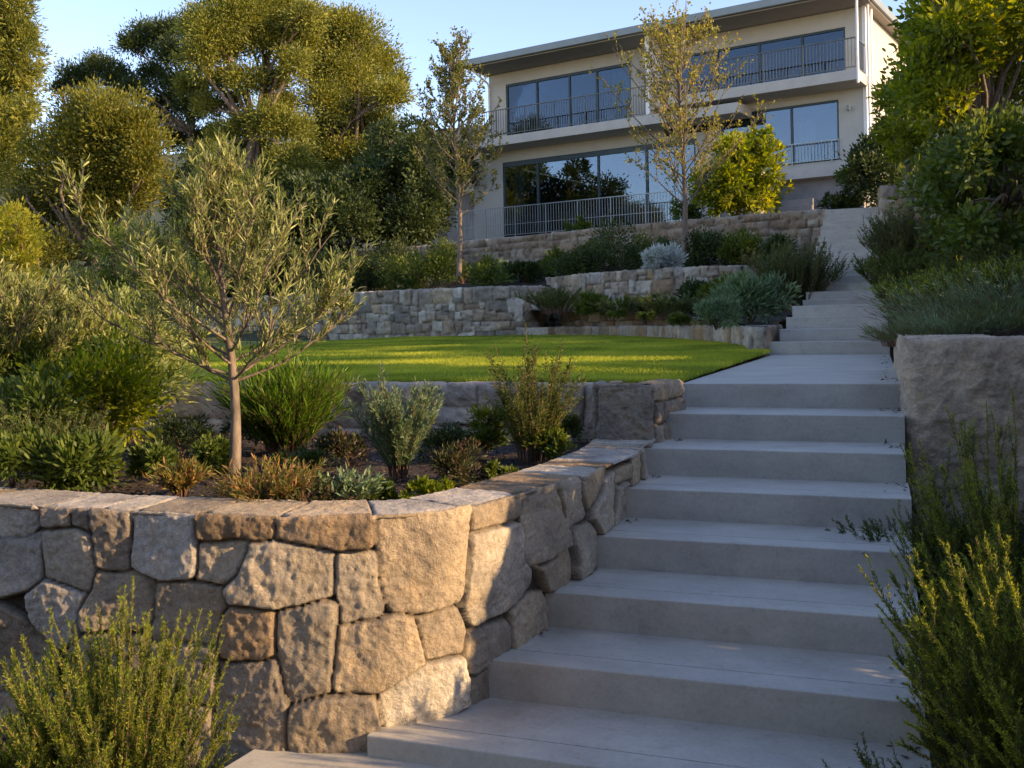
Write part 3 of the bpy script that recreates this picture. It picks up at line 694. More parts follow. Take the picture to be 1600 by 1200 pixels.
hb('roof_sheet', [(-15.4, .6, -1.6, 9.5, 12.42, 12.47)], 'fascia', roof)
# floors between storeys and dark rooms
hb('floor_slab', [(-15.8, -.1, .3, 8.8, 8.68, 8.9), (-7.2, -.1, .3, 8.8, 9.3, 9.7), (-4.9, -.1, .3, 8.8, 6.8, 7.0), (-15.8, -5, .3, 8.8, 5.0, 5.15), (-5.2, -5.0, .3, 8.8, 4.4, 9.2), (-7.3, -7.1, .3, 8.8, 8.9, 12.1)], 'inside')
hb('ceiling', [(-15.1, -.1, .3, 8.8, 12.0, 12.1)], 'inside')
def window(name, x0, x1, z0, z1, mull, fr='frame', fw=.07, top=0.0, cur=(), gm='glass'):
    f = MB(); y0, y1 = .04, .14
    f.box(x0, x1, y0, y1, z1-fw-top, z1); f.box(x0, x1, y0, y1, z0, z0+fw*.7); f.box(x0, x0+fw, y0, y1, z0+fw*.7, z1-fw-top); f.box(x1-fw, x1, y0, y1, z0+fw*.7, z1-fw-top)
    for m_ in mull: f.box(m_-fw*.6, m_+fw*.6, y0+.01, y1-.01, z0+fw*.7, z1-fw-top)
    fo = f.build('window', M[fr], house)
    es = [x0+fw]+[v for m_ in mull for v in (m_-fw*.6, m_+fw*.6)]+[x1-fw]
    for i in range(0, len(es), 2):
        g = MB(); g.box(es[i]-.005, es[i+1]+.005, .085+.004*(i % 4), .093+.004*(i % 4), z0+fw*.7-.004, z1-fw-top+.004); g.build('pane', M[gm], fo)
    for (a, b) in cur:
        n = int((b-a)/.05); xs = np.linspace(a, b, n+1); ys = .55+.05*np.sin(np.arange(n+1)*1.3)
        v = np.concatenate([np.c_[xs, ys, np.full(n+1, z0+.03)], np.c_[xs, ys, np.full(n+1, z1-.1)]])
        q = [(i, i+1, n+2+i, n+1+i) for i in range(n)]; cm = MB(); cm.add(v, q); cm.build('curtain', M['curtain'], fo, smooth=True)
    return fo
window('w', *UL, [-12.85, -11.3, -10.05], cur=((-14.2, -13.3), (-9.6, -8.7)), top=.03, gm='glass_dim')
window('w', *UR, [-5.0, -3.4, -1.85], cur=((-1.2, -.5),), gm='glass_dim')
window('w', -4.9, LR[1], LR[2], LR[3], [-3.7, -2.28], cur=((-2.2, -1.6),))
window('w', *LL, [-12.9, -10.05, -7.95], fw=.08, top=.12, cur=((-14.4, -13.9),))
# balconies
def slab(x0, x1, z0, z1, y=-1.3):
    return hb('balcony', [(x0, x1, y, -.0, z0, z1)], 'slab', house, .015)
bL = slab(-15.55, -3.7, 8.88, 9.24); bR = slab(-7.12, .36, 9.42, 9.78, -1.28); b0 = slab(-4.99, .25, 6.47, 6.82, -.35)
def rail(x0, x1, zb, zt, y, parent, m='iron', sp=.115, ends=(True, True), mid=False):
    mb = MB(); mb.box(x0, x1, y-.025, y+.025, zt-.035, zt); mb.box(x0, x1, y-.015, y+.015, zb+.08, zb+.105)
    x = x0+.03; i = 0
    while x < x1:
        wd_ = .02 if i % 12 == 0 else .0085
        mb.box(x-wd_, x+wd_, y-wd_, y+wd_, zb if i % 12 == 0 else zb+.105, zt-.035); x += sp; i += 1
    if mid: mb.box(x0, x1, y-.01, y+.01, zb+.5, zb+.52)
    for e, xx in zip(ends, (x0, x1)):
        if e:
            mb.box(xx-.02, xx+.02, y+.03, -.01, zt-.034, zt-.001); mb.box(xx-.013, xx+.013, y+.03, -.01, zb+.081, zb+.104)
            yy = y+.12
            while yy < -.05: mb.box(xx-.008, xx+.008, yy-.008, yy+.008, zb+.104, zt-.034); yy += sp
    return mb.build('railing', M[m], parent)
rail(-15.45, -7.25, 9.24, 10.36, -1.22, bL, ends=(True, False)); rail(-7.0, .28, 9.78, 10.84, -1.2, bR, 'iron', ends=(False, True)); rail(-3.65, -.62, 7.0, 7.75, -.08, b0, 'palerail', ends=(False, False))
terr = hb('terrace', [(-16.1, -5.0, -1.5, -.001, 4.4, 5.12)], 'slab', house, .02)
rail(-16.0, -5.1, 5.12, 6.35, -1.4, terr, 'palerail', sp=.12, mid=True, ends=(True, False))
hb('fin_wall', [(-7.28, -7.14, -1.3, -.002, 9.26, 12.17)], 'white'); hb('fin_wall', [(.21, .33, -.02, .4, 6.4, 12.17)], 'white')
def pipe(x, y, z0, z1, m='white'):
    mb = MB(); mb.tube([(x, y, z0), (x, y, z1)], .045, 8); return mb.build('downpipe', M[m], house, smooth=True)
pipe(.42, -.06, 4.6, 12.2); pipe(.40, .5, 4.6, 12.2); pipe(.36, -1.25, 9.3, 12.2); mb = MB(); mb.tube([(-15.0, -1.5, 12.25), (-15.0, -1.4, 12.05), (-15.15, -.15, 11.8), (-15.15, -.08, 11.6), (-15.15, -.08, 9.3)], .04, 7); mb.build('downpipe', M['white'], house, smooth=True)
for (x, z) in ((-8.1, 11.2), (-.25, 8.75)):
    mb = MB(); mb.tube([(x, -.16, z-.1), (x, -.16, z-.06), (x, -.16, z+.08), (x, -.16, z+.1)], [.03, .06, .06, .02], 10); mb.box(x-.02, x+.02, -.12, -.001, z-.02, z+.03); mb.build('wall_lamp', M['fascia'], house)
# outdoor steps and grey pier under the right part
ps = empty('garden_steps', (11.9, 34, 0), -HR, label='small dark flight of steps against the grey basement wall under the right window', cat='steps')
for i in range(6):
    mb = MB(); mb.box(-2.6, -1.45+.0*i, -1.9+i*.3, -1.9+i*.3+.32 if i < 5 else .05, 4.2, 4.55+i*.24); mb.build('step', M['basement'], ps, bevel=.01)
o = hb('wall_pier', [(-3.15, -2.68, -2.3, .04, 4.2, 6.62)], 'basement', None, .02); o.location = (11.9, 34, 0); o.rotation_euler = (0, 0, -HR)
tag(o, 'narrow brown grey rendered pier wall left of the small dark steps', 'wall')
o = hb('garden_wall', [(-20.5, -16.0, .5, .8, 4.2, 7.4)], 'basement', None, .02); o.location = (11.9, 34, 0); o.rotation_euler = (0, 0, -HR)
tag(o, 'plain grey rendered wall left of the house behind the slender tree', 'wall')
o = hb('garden_wall', [(.9, 3.4, -.4, 0, 4.8, 7.75)], 'render', None, .02); o.location = (11.9, 34, 0); o.rotation_euler = (0, 0, -HR)
tag(o, 'short pinkish wall at the right corner of the house', 'wall')

# ---------------------------------------------------------------- plants
def unit(v): return v/(np.linalg.norm(v, axis=-1, keepdims=True)+1e-9)
def stems(n, base_r, h, spread, K=6, curve=.5, hvar=.3, lean=(0, 0), fan=1.0, wig=.03):
    """n upright polylines fanning out of the ground, (n,K,3) around the origin"""
    a = rng.random(n)*2*math.pi; rr = np.sqrt(rng.random(n))
    b = np.stack([np.cos(a)*rr*base_r, np.sin(a)*rr*base_r, np.zeros(n)], 1)
    hh = h*(1-hvar*rng.random(n))*(1-.25*rr*fan)
    out = np.stack([np.cos(a)*rr*spread+lean[0], np.sin(a)*rr*spread+lean[1], np.zeros(n)], 1)
    u = np.linspace(0, 1, K)[None, :, None]
    P = b[:, None]+out[:, None]*(u**(1+curve))*(.8+.4*rng.random((n, 1, 1)))+np.array([0, 0, 1.])*hh[:, None, None]*u**.95
    P = P+np.cumsum(rng.normal(size=(n, K, 3))*wig*h*u, axis=1)*.5
    P[:, 0, 2] = -.02
    return P
def side(P, per, t0, t1, L, ang=.7, K=4, wig=.04, up=.3):
    S, Kp, _ = P.shape; si = np.repeat(np.arange(S), per); t = t0+(t1-t0)*rng.random(len(si))
    x = t*(Kp-1); i = np.minimum(x.astype(int), Kp-2); f = (x-i)[:, None]
    A = P[si, i]; B = P[si, i+1]; p = A*(1-f)+B*f; d = unit(B-A)
    rv = unit(np.cross(d, rng.normal(size=p.shape))); dd = unit(d*math.cos(ang)+rv*math.sin(ang)+np.array([0, 0, up]))
    LL_ = (L*(.5+.7*rng.random(len(si)))*(1.15-t*.6))[:, None, None]; u = np.linspace(0, 1, K)[None, :, None]
    up_ = np.array([0, 0, 1.])*LL_*(u**2)*.25
    Q = p[:, None]+dd[:, None]*LL_*u+up_
    Q = Q+np.cumsum(rng.normal(size=Q.shape)*wig*L*u, axis=1)
    Q[:, 0] = p; return Q
def along(P, per, t0=.15, t1=1.0, ang=.8, jit=.35):
    S, Kp, _ = P.shape; si = np.repeat(np.arange(S), per); t = t0+(t1-t0)*rng.random(len(si))
    x = t*(Kp-1); i = np.minimum(x.astype(int), Kp-2); f = (x-i)[:, None]
    A = P[si, i]; B = P[si, i+1]; p = A*(1-f)+B*f; d = unit(B-A)
    rv = unit(np.cross(d, rng.normal(size=p.shape))); a = (ang*(1+jit*rng.normal(size=len(si))))[:, None]
    return p, d*np.cos(a)+rv*np.sin(a), t
def plant(name, label, cat, base, foliage, stem=None, mf='mid', ms='twig', group=None, extra=None):
    e = empty(name, tuple(base), 0, label=label, cat=cat, group=group)
    foliage.build('foliage', M[mf], e)
    if stem is not None and stem.n: stem.build('stems', M[ms], e, smooth=True)
    if extra:
        for nm, mb_, m_ in extra:
            o_ = mb_.build(nm, M[m_], e)
            if nm == 'flowers': o_['kind'] = 'stuff'
    return e

def needle_shrub(label, base, h, spread, n=40, per=90, nl=.03, nw=.0045, mf='rosemary', tip=None, lean=(0, 0), sides=4, cat='shrub', group=None, base_r=.1, sl=.2, name='shrub', seg=1, ang=.65, hvar=.45, sr=.003, curve=.4):
    P = stems(n, base_r, h, spread, 7, curve, hvar, lean, wig=.018); fo = MB(); stm = MB()
    stm.tubes(P, np.linspace(sr, sr*.35, 7)[None].repeat(n, 0), 4)
    S2 = side(P, sides, .25, .93, sl, .36, 5, .025, .6); stm.tubes(S2, np.linspace(sr*.5, sr*.25, 5)[None].repeat(len(S2), 0), 3)
    ex = []
    for Q, pn, t0 in ((P, per, .16), (S2, int(per*.5*sl/h*1.6)+4, .1)):
        p, d, t = along(Q, pn, t0, 1, ang)
        L = nl*(.6+.5*rng.random(len(p)))*(1.05-.35*t)
        if tip:
            k = (t > .72) & (rng.random(len(p)) < .85)
            fo.leaves(p[~k], d[~k], L[~k], nw, seg); 
            tm = MB(); tm.leaves(p[k], d[k], L[k], nw, seg); ex.append(('young_tips', tm, tip))
        else: fo.leaves(p, d, L, nw, seg)
    if len(ex) == 2:
        m0, m1 = ex[0][1], ex[1][1]
        for v, q, r_ in zip(m1.v, m1.q, m1.rq): m0.add(v, q-q.min() if len(q) else q, rq=r_)
        ex = [ex[0]]
    return plant(name, label, cat, base, fo, stm, mf, 'twig', group, ex)

def leafy_bush(label, base, rx, h, n=2500, L=.05, wd=.022, mf='mid', cat='bush', group=None, name='bush', stemn=10, lobes=9, seg=1, sr=.01, ry=None, upf=.5, sh=.25, zlow=.12, ms='twig'):
    ry = ry or rx; fo = MB(); stm = MB(); C = []
    for i in range(lobes):
        a = rng.random()*6.283; r = (rng.random()**.6)*.62; zz = zlow+(.85-zlow)*rng.random()**.8*(1-.35*r)
        C.append((math.cos(a)*r*rx, math.sin(a)*r*ry, zz*h, (.30+.22*rng.random())*min(rx, h*.8)))
    C = np.array(C); P = np.zeros((stemn, 5, 3)); u = np.linspace(0, 1, 5)
    for i in range(stemn):
        c = C[i % lobes]; tgt = c[:3]+rng.normal(size=3)*c[3]*.3
        P[i] = np.outer(u**1.2, tgt)*[1, 1, 0]+np.outer(u, [0, 0, tgt[2]])
        P[i, 0, 2] = -.03
    stm.tubes(P, np.linspace(sr, sr*.3, 5)[None].repeat(stemn, 0), 5)
    nt = max(3, n//28//lobes)
    for c in C:
        D = unit(rng.normal(size=(nt, 3))+[0, 0, .25]); tc = c[:3]+D*c[3]*(.55+.55*rng.random((nt, 1)))
        tc[:, 2] = np.maximum(tc[:, 2], .02)
        m_ = n//lobes//nt+1; off = rng.normal(size=(nt, m_, 3))*c[3]*sh
        p = (tc[:, None]+off).reshape(-1, 3); p[:, 2] = np.abs(p[:, 2])
        d = unit(np.repeat(D, m_, 0)*.8+unit(off.reshape(-1, 3))*.7+[0, 0, upf]+rng.normal(size=p.shape)*.4)
        tr = np.repeat(rng.random(nt), m_); fo.leaves(p, d, L*(.6+.6*rng.random(len(p))), wd*(.7+.6*rng.random(len(p))), seg, rnd=np.clip(tr*.6+.4*rng.random(len(p)), 0, 1))
    return plant(name, label, cat, base, fo, stm, mf, ms, group)

def tuft(label, base, h, spread, n=120, per=0, L=.1, wd=.006, mf='spike', cat='plant', name='plant', base_r=.05, group=None, leafper=10, seg=2, curve=.5, ang=.6, ms='twig', sr=.002, hvar=.5, flower=None):
    P = stems(n, base_r, h, spread, 6, curve, hvar, wig=.03); stm = MB(); fo = MB()
    stm.tubes(P, np.linspace(sr, sr*.4, 6)[None].repeat(n, 0), 3)
    p, d, t = along(P, leafper, .1, 1, ang); fo.leaves(p, d+[0, 0, .2], L*(.5+.7*rng.random(len(p))), wd, seg, curl=.12)
    ex = None
    if flower:
        fm = MB(); q = P[rng.random(n) < .12][:, -1]; q = np.repeat(q, 5, 0)+rng.normal(size=(len(q)*5, 3))*.008; fm.leaves(q, rng.normal(size=q.shape), .014, .012); ex = [('flowers', fm, flower)]
    return plant(name, label, cat, base, fo, stm, mf, ms, group, ex)

def limb(a, b, r0, r1, sag=.12, K=7):
    u = np.linspace(0, 1, K)[:, None]; m = a*(1-u)+b*u; off = rng.normal(size=3)*np.linalg.norm(b-a)*sag; off[2] = abs(off[2])*.3
    m = m+off*np.sin(u*math.pi)+np.array([0, 0, 1])*np.linalg.norm(b-a)*.08*np.sin(u*math.pi)
    return m, np.linspace(r0, r1, K)
def puff_tree(name, label, base, puffs, mf, L, wd, dens=1.0, trunk_r=.25, cat='tree', group=None, ms='eucbark', fork=None, tn=36, sh=.16, flat=.75, shell=.5, low=.0, seg=1, limbs=True, upf=.3, twn=6):
    """puffs = [(world centre, radius)]; foliage sits in tufts near the shell of each puff"""
    base = np.array(base, float); e = empty(name, tuple(base), 0, label=label, cat=cat, group=group); fo = MB(); tr = MB()
    cen = np.array([p[0] for p in puffs]); rad = np.array([p[1] for p in puffs])
    fk = np.array(fork) if fork is not None else base+(cen.mean(0)-base)*[.6, .6, .42]
    for c, r in zip(cen, rad):
        nt = int(max(8, dens*28*r*r)); D = unit(rng.normal(size=(nt, 3))+[0, 0, low]); k = rng.random((nt, 1))
        tc = c+D*r*(shell+(1.08-shell)*k)*[1, 1, flat]
        m_ = tn; off = rng.normal(size=(nt, m_, 3))*r*sh
        p = (tc[:, None]+off).reshape(-1, 3)
        d = unit(np.repeat(D, m_, 0)*.7+unit(off.reshape(-1, 3))*.8+[0, 0, upf]+rng.normal(size=p.shape)*.5)
        t_ = np.repeat(rng.random(nt), m_)
        fo.leaves(p-base, d, L*(.6+.7*rng.random(len(p))), wd*(.7+.6*rng.random(len(p))), seg, rnd=np.clip(t_*.6+.4*rng.random(len(p)), 0, 1))
        if limbs:
            pt, rd = limb(fk, c-[0, 0, r*.2], trunk_r*.3, trunk_r*.07); tr.tube(pt-base, rd, 6)
            for j in range(twn):
                q = tc[rng.integers(nt)]; pt2, rd2 = limb(pt[-2-j % 2], q, trunk_r*.08, trunk_r*.02, K=5); tr.tube(pt2-base, rd2, 4)
    pt, rd = limb(base-[0, 0, .3], fk, trunk_r, trunk_r*.6, .04); tr.tube(pt-base, rd, 9)
    fo.build('crown', M[mf], e); tr.build('trunk', M[ms], e, smooth=True); return e
def PF(lst, d, dj=1.0, seed=1):
    r_ = np.random.default_rng(seed); out = []
    for (x, y, r) in lst:
        dd = d+dj*(r_.random()*2-1); out.append((W(x, y, dd), r*dd/F))
    return out
def ball(x, y, rx, ry, n, d, dj, rp, seed=1):
    """n puff pixels filling an ellipse"""
    r_ = np.random.default_rng(seed); o = []
    for i in range(n):
        a = r_.random()*6.283; k = math.sqrt(r_.random()); o.append((x+math.cos(a)*k*(rx-rp*.8), y+math.sin(a)*k*(ry-rp*.8), rp*(.75+.5*r_.random())))
    return PF(o, d, dj, seed)

# --- foreground
def gz(t): return t
needle_shrub('bright golden green rosemary-like shrub in front of the foreground stone wall', W(185, 1378, 2.95), .92, .26, 170, 480, .020, .0030, 'rosemary', 'rosetip', base_r=.10, sl=.16, sides=5, hvar=.5)
needle_shrub('smaller needle leaved shrub cut off by the bottom left corner', W(5, 1440, 2.75), .60, .28, 110, 420, .020, .0030, 'rosemary', 'rosetip', base_r=.12, sl=.14, sides=5, hvar=.5)
needle_shrub('tall needle leaved shrub in front of the massive block right of the steps', W(1585, 1120, 4.2), 1.50, .30, 100, 420, .026, .0038, 'rosemary', 'rosetip', base_r=.16, sl=.22, sides=5, hvar=.5)
needle_shrub('big dark needle leaved shrub spilling over the right edge of the nearest steps', W(1695, 1330, 3.0), 1.10, .34, 230, 500, .023, .0034, 'rosemary', 'rosetip', lean=(-.08, 0), base_r=.2, sl=.18, sides=6, hvar=.6)
needle_shrub('dark low needle shrub at the right foot of the lowest steps', W(1600, 1500, 2.75), .6, .32, 110, 240, .022, .004, 'westringia', lean=(-.08, 0), base_r=.16, sl=.15, sides=6, hvar=.6)
needle_shrub('dark sprawling needle shrub filling the gap beside the middle steps', W(1530, 960, 4.5), .55, .36, 130, 200, .026, .0046, 'westringia', lean=(-.10, 0), base_r=.2, sl=.16, sides=5, hvar=.6)

# --- olive tree
def olive(base, top, h, crown, label, n1=26, seedx=0, trunk_r=.034, lean=0, dens=1.0):
    base = np.array(base, float); e = empty('olive_tree', tuple(base), 0, label=label, cat='tree'); tr = MB(); fo = MB()
    K = 12; u = np.linspace(0, 1, K); ln = np.zeros((K, 3)); ln[:, 2] = u*h; ln[:, 0] = lean*u+.02*np.sin(u*7); ln[:, 1] = .02*np.sin(u*5)
    tr.tube(ln, np.interp(u, [0, .15, .4, .7, 1], [trunk_r*1.15, trunk_r*.9, trunk_r*.72, trunk_r*.3, trunk_r*.08]), 10)
    B = []
    for i in range(n1):
        t = .29+.5*(i/n1)**1.6; p = np.array([np.interp(t, u, ln[:, k]) for k in range(3)]); a = i*2.4+rng.random()*.6
        Lb = crown*np.interp(t, [.29, .38, .48, .58, .8], [1.0, 1.15, .85, .36, .16])*(.75+.4*rng.random()); el = R(12+40*(t-.29)/.55+12*rng.random())
        K2 = 7; v = np.linspace(0, 1, K2)[:, None]; dr = np.array([math.cos(a)*math.cos(el), math.sin(a)*math.cos(el), math.sin(el)])
        Q = p+dr*Lb*v+np.array([0, 0, 1])*Lb*.24*v**2+np.cumsum(rng.normal(size=(K2, 3))*.014*v, 0); B.append(Q)
    B = np.array(B); tr.tubes(B, np.linspace(.008, .0022, 7)[None].repeat(len(B), 0), 5)
    S1 = side(B, int(12*dens), .12, .97, crown*.40, .66, 6, .035, .55); tr.tubes(S1, np.linspace(.0045, .0016, 6)[None].repeat(len(S1), 0), 4)
    S2 = side(S1, 3, .2, .8, crown*.24, .6, 5, .04, .4); tr.tubes(S2, np.linspace(.0025, .001, 5)[None].repeat(len(S2), 0), 3)
    top_ = ln[None, 7:, :]; 
    for Q, per in ((B, 22), (S1, 19), (S2, 10)):
        p, d, t = along(Q, per, .2, 1, .62); fo.leaves(p, d+[0, 0, .15], (.062 if h > 1.2 else .055)*(.5+.7*rng.random(len(p))), .0072, 2, curl=.22)
    p, d, t = along(top_, 60, 0, 1, .6); fo.leaves(p, d, .05, .009, 2, curl=.15)
    fo.build('crown', M['olive'], e); tr.build('trunk', M['bark'], e, smooth=True); return e
olive(W(366, 756, 4.85), None, 1.70, .70, 'young silvery olive tree with a bare straight trunk in the foreground bed', 30, lean=-.05, dens=.62, trunk_r=.027)
olive(W(14, 700, 6.1), None, 1.05, .62, 'bushy olive tree at the left picture edge behind the leafy bed shrubs', 34, trunk_r=.04, dens=1.2)

# --- foreground bed
tuft('dense bright green spiky clump behind the olive trunk', W(447, 708, 5.9), .60, .29, 900, 0, .10, .0065, 'spike', 'plant', base_r=.10, leafper=12, hvar=.45, ang=.35)
needle_shrub('feathery silver green upright plant in the middle of the bed', W(622, 748, 4.9), .60, .19, 60, 110, .042, .005, 'silver', base_r=.04, sl=.13, sides=4, hvar=.45, cat='plant', name='plant', ang=.55)
needle_shrub('airy green plant with thin reddish stems before the lawn wall', W(830, 716, 5.35), .72, .24, 60, 80, .036, .006, 'mid', base_r=.09, sl=.15, sides=4, hvar=.6, cat='plant', name='plant', ang=.9)
leafy_bush('dark purple tinged low plant between the silver plant and the wall cap', W(728, 752, 4.75), .20, .20, 2600, .03, .009, 'purple', 'plant', name='plant', sr=.003)
leafy_bush('yellow green creeping plant along the inner edge of the wall cap', W(665, 782, 4.25), .17, .07, 1800, .022, .011, 'bright', 'plant', name='plant', sr=.002)
leafy_bush('small creeping plant near the bend of the wall cap', W(775, 745, 4.75), .12, .07, 900, .022, .011, 'mid', 'plant', name='plant', sr=.002)
tuft('russet and green tuft of narrow leaves right of the olive trunk', W(425, 792, 4.15), .22, .16, 260, 0, .04, .006, 'russet', base_r=.09, leafper=12, hvar=.6, ang=.7)
tuft('pale green tuft with broader leaves beside the russet tuft', W(540, 790, 4.2), .17, .12, 70, 0, .04, .008, 'silver', base_r=.05, leafper=16, hvar=.5, ang=.7)
tuft('dark red and green low tuft between the russet and the pale tufts', W(490, 796, 4.12), .13, .12, 120, 0, .03, .008, 'purple', base_r=.09, leafper=12, hvar=.5, ang=.8)
tuft('small golden green tuft alone left of the olive trunk', W(282, 770, 4.45), .16, .12, 80, 0, .045, .007, 'russet', base_r=.03, leafper=14, hvar=.5, ang=.6)
leafy_bush('dark ground hugging shrub behind the olive trunk', W(285, 705, 5.7), .26, .18, 2600, .035, .007, 'dark', 'plant', name='plant', sr=.003)
for x, y, d, rx, h, m_, lb in ((60, 720, 5.0, .30, .42, 'mid', 'leafy yellow tipped shrub at the left end of the bed'), (165, 700, 5.2, .30, .45, 'bright', 'loose bright leaved shrub left of the small golden tuft'),
                               (120, 765, 4.5, .22, .22, 'mid', 'low leafy shrub hard against the wall cap at left'), (35, 650, 5.9, .36, .50, 'mid', 'tall leafy shrub behind the others at the left edge of the bed'), (195, 640, 6.1, .30, .46, 'mid', 'rounded shrub with long leaves against the lawn wall at left')):
    leafy_bush(lb, W(x, y, d), rx, h, 3600, .055, .014, m_, 'shrub', name='shrub', seg=2, sr=.005, sh=.3)
needle_shrub('dark needle shrub at the left foot of the second olive tree', W(50, 735, 4.8), .26, .2, 50, 60, .03, .005, 'westringia', base_r=.12)

# --- terraces
bedz2 = lambda x, y: 1.46+.045*max(0, tt(x, y)-12)
def at_t(px, d, zf):
    r = ray(px, 500); return np.array([r[0]*d, d, float(zf(r[0]*d, d))])
T2 = 'shrubs in the terrace bed behind the lawn'
def ns(label, px, d, zf, ytop, wpx, mf, tip=None, n=50, group=None, nl=.07, nw=.012, per=60, sides=5):
    b = at_t(px, d, zf); top = W(px, ytop, d)[2]; h = top-b[2]; return needle_shrub(label, b, h*1.08, wpx*.5*d/F, n, per, nl, nw, mf, tip, base_r=wpx*.25*d/F, sl=h*.3, sides=sides, hvar=.45, sr=.008, group=group)
def lb_(label, px, d, zf, ytop, wpx, mf, n=2500, L=.08, wd=.035, lobes=9, cat='shrub', name='shrub', ybase=None, **k):
    b = at_t(px, d, zf) if ybase is None else W(px, ybase, d); top = W(px, ytop, d)[2]; h = max(.1, top-b[2])
    return leafy_bush(label, b, wpx*.5*d/F*1.1, h*1.05, n, L, wd, mf, cat, name=name, lobes=lobes, sr=.012, **k)
f2 = lambda x, y: 1.46+.045*max(0, tt(x, y)-12)
ns('dark feathery shrub at the right end of the pale rubble wall', 872, 21.5, f2, 446, 95, 'westringia', None, 70)
ns('dim grey green shrub in front of the middle terrace wall', 975, 19.0, f2, 462, 85, 'westringia', None, 55)
ns('purple grey lavender like shrub left of the silvery shrub', 1045, 16.5, f2, 455, 90, 'westringia', None, 55)
lb_('silvery green shrub with pointed leaves near the four pale steps', 1172, 13.6, f2, 440, 150, 'silver', 4200, .10, .022, 12, seg=2)
lb_('small silvery plant at the left of the big silvery shrub', 1118, 13.0, f2, 470, 70, 'silver', 1500, .07, .018)
ns('large round dark rosemary like shrub left of the upper flight', 1246, 17.6, f2, 372, 105, 'westringia', None, 130, per=90)
for i, (px, d, yt, wp) in enumerate(((965, 17.5, 492, 40), (1015, 15.8, 492, 42), (1060, 14.6, 490, 40), (925, 20, 495, 36))):
    lb_(['light green mound just behind the low edging wall, leftmost but one', 'light green mound in the middle of the row behind the low edging wall', 'light green mound nearest the silvery shrubs behind the low edging wall', 'leftmost tiny light green mound behind the low edging wall'][i], px, d, f2, yt, wp, 'mid', 900, .06, .02, 5, 'plant', 'plant', group='light green mounds behind the edging wall')
f3 = lambda x, y: float(z3(np.array(x), np.array(y)))
for px, d, yt, wp, m_, lb in ((560, 28.5, 412, 80, 'dark', 'dark shrub above the left end of the pale rubble wall'), (615, 28.0, 400, 90, 'mid', 'yellow flecked green shrub above the pale rubble wall'), (670, 27.0, 402, 80, 'mid', 'leafy shrub left of the slender tree trunk on the terrace'),
                              (760, 26.0, 412, 90, 'mid', 'low green shrub right of the slender tree trunk on the terrace'), (820, 26.3, 415, 70, 'dark', 'low dark shrub above the right end of the pale rubble wall'), (880, 26.8, 395, 80, 'mid', 'green shrub left of the dark glossy shrub on the terrace'),
                              (960, 25.5, 352, 115, 'dark', 'dense dark glossy shrub in front of the topmost wall'), (905, 25.0, 385, 70, 'dark', 'small dark shrub at the left foot of the dense glossy shrub'), (1110, 24.2, 368, 90, 'dark', 'dark shrub right of the slender golden tree'), (1165, 23.6, 372, 80, 'mid', 'green shrub against the right part of the topmost wall'),
                              (1040, 25.2, 385, 70, 'dark', 'dark low shrub behind the white leaved plant')):
    lb_(lb, px, d, f3, yt, wp, m_, 2600, .11, .045)
for px, d, yt, wp, m_, lb in ((690, 31.5, 385, 70, 'mid', 'wispy green shrub below the left end of the topmost wall'), (620, 31.5, 375, 90, 'dark', 'dark shrub at the far left below the topmost wall')):
    lb_(lb, px, d, f3, yt, wp, m_, 2200, .12, .04)
lb_('low mound of white felted leaves on the edge of the middle wall', 1036, 21.9, lambda x, y: 2.66, 392, 88, 'white_leaf', 2600, .12, .03, 8, 'plant', 'plant')
ns('thin trailing shrub over the top of the middle wall', 1225, 20.5, lambda x, y: 2.4, 385, 60, 'westringia', None, 50)
# bush beside the house, lit yellow on top
puff_tree('bush', 'large round bush with sunlit yellow top in front of the right part of the house', at_t(1150, 29, lambda x, y: 4.5), ball(1158, 268, 66, 68, 15, 29, .8, 30, 5)+PF([(1190, 222, 22), (1205, 235, 20), (1120, 310, 30), (1155, 318, 30), (1190, 312, 28), (1110, 285, 26), (1205, 290, 24)], 29, .4), 'bright', .17, .085, 2.2, .08, 'bush', ms='twig', tn=30)
lb_('low green plants at the foot of the lower railing', 1080, 30, lambda x, y: 4.45, 318, 70, 'mid', 1500, .1, .05)
lb_('small round shrub against the lower terrace railing', 905, 31.2, lambda x, y: 4.4, 347, 50, 'mid', 1300, .1, .05)
leafy_bush('wide dark bush at the right corner of the house', at_t(1385, 29, lambda x, y: 4.6), 1.25, 2.3, 6000, .15, .07, 'dark', 'bush', name='bush', lobes=14)
leafy_bush('dark bush in front of the grey basement wall', at_t(1318, 29.5, lambda x, y: 4.5), .55, .85, 2600, .13, .06, 'dark', 'bush', name='bush')
leafy_bush('slim reaching shrub beside the lower right window', at_t(1345, 30.5, lambda x, y: 4.6), .65, 2.7, 2600, .14, .05, 'mid', 'bush', name='bush')

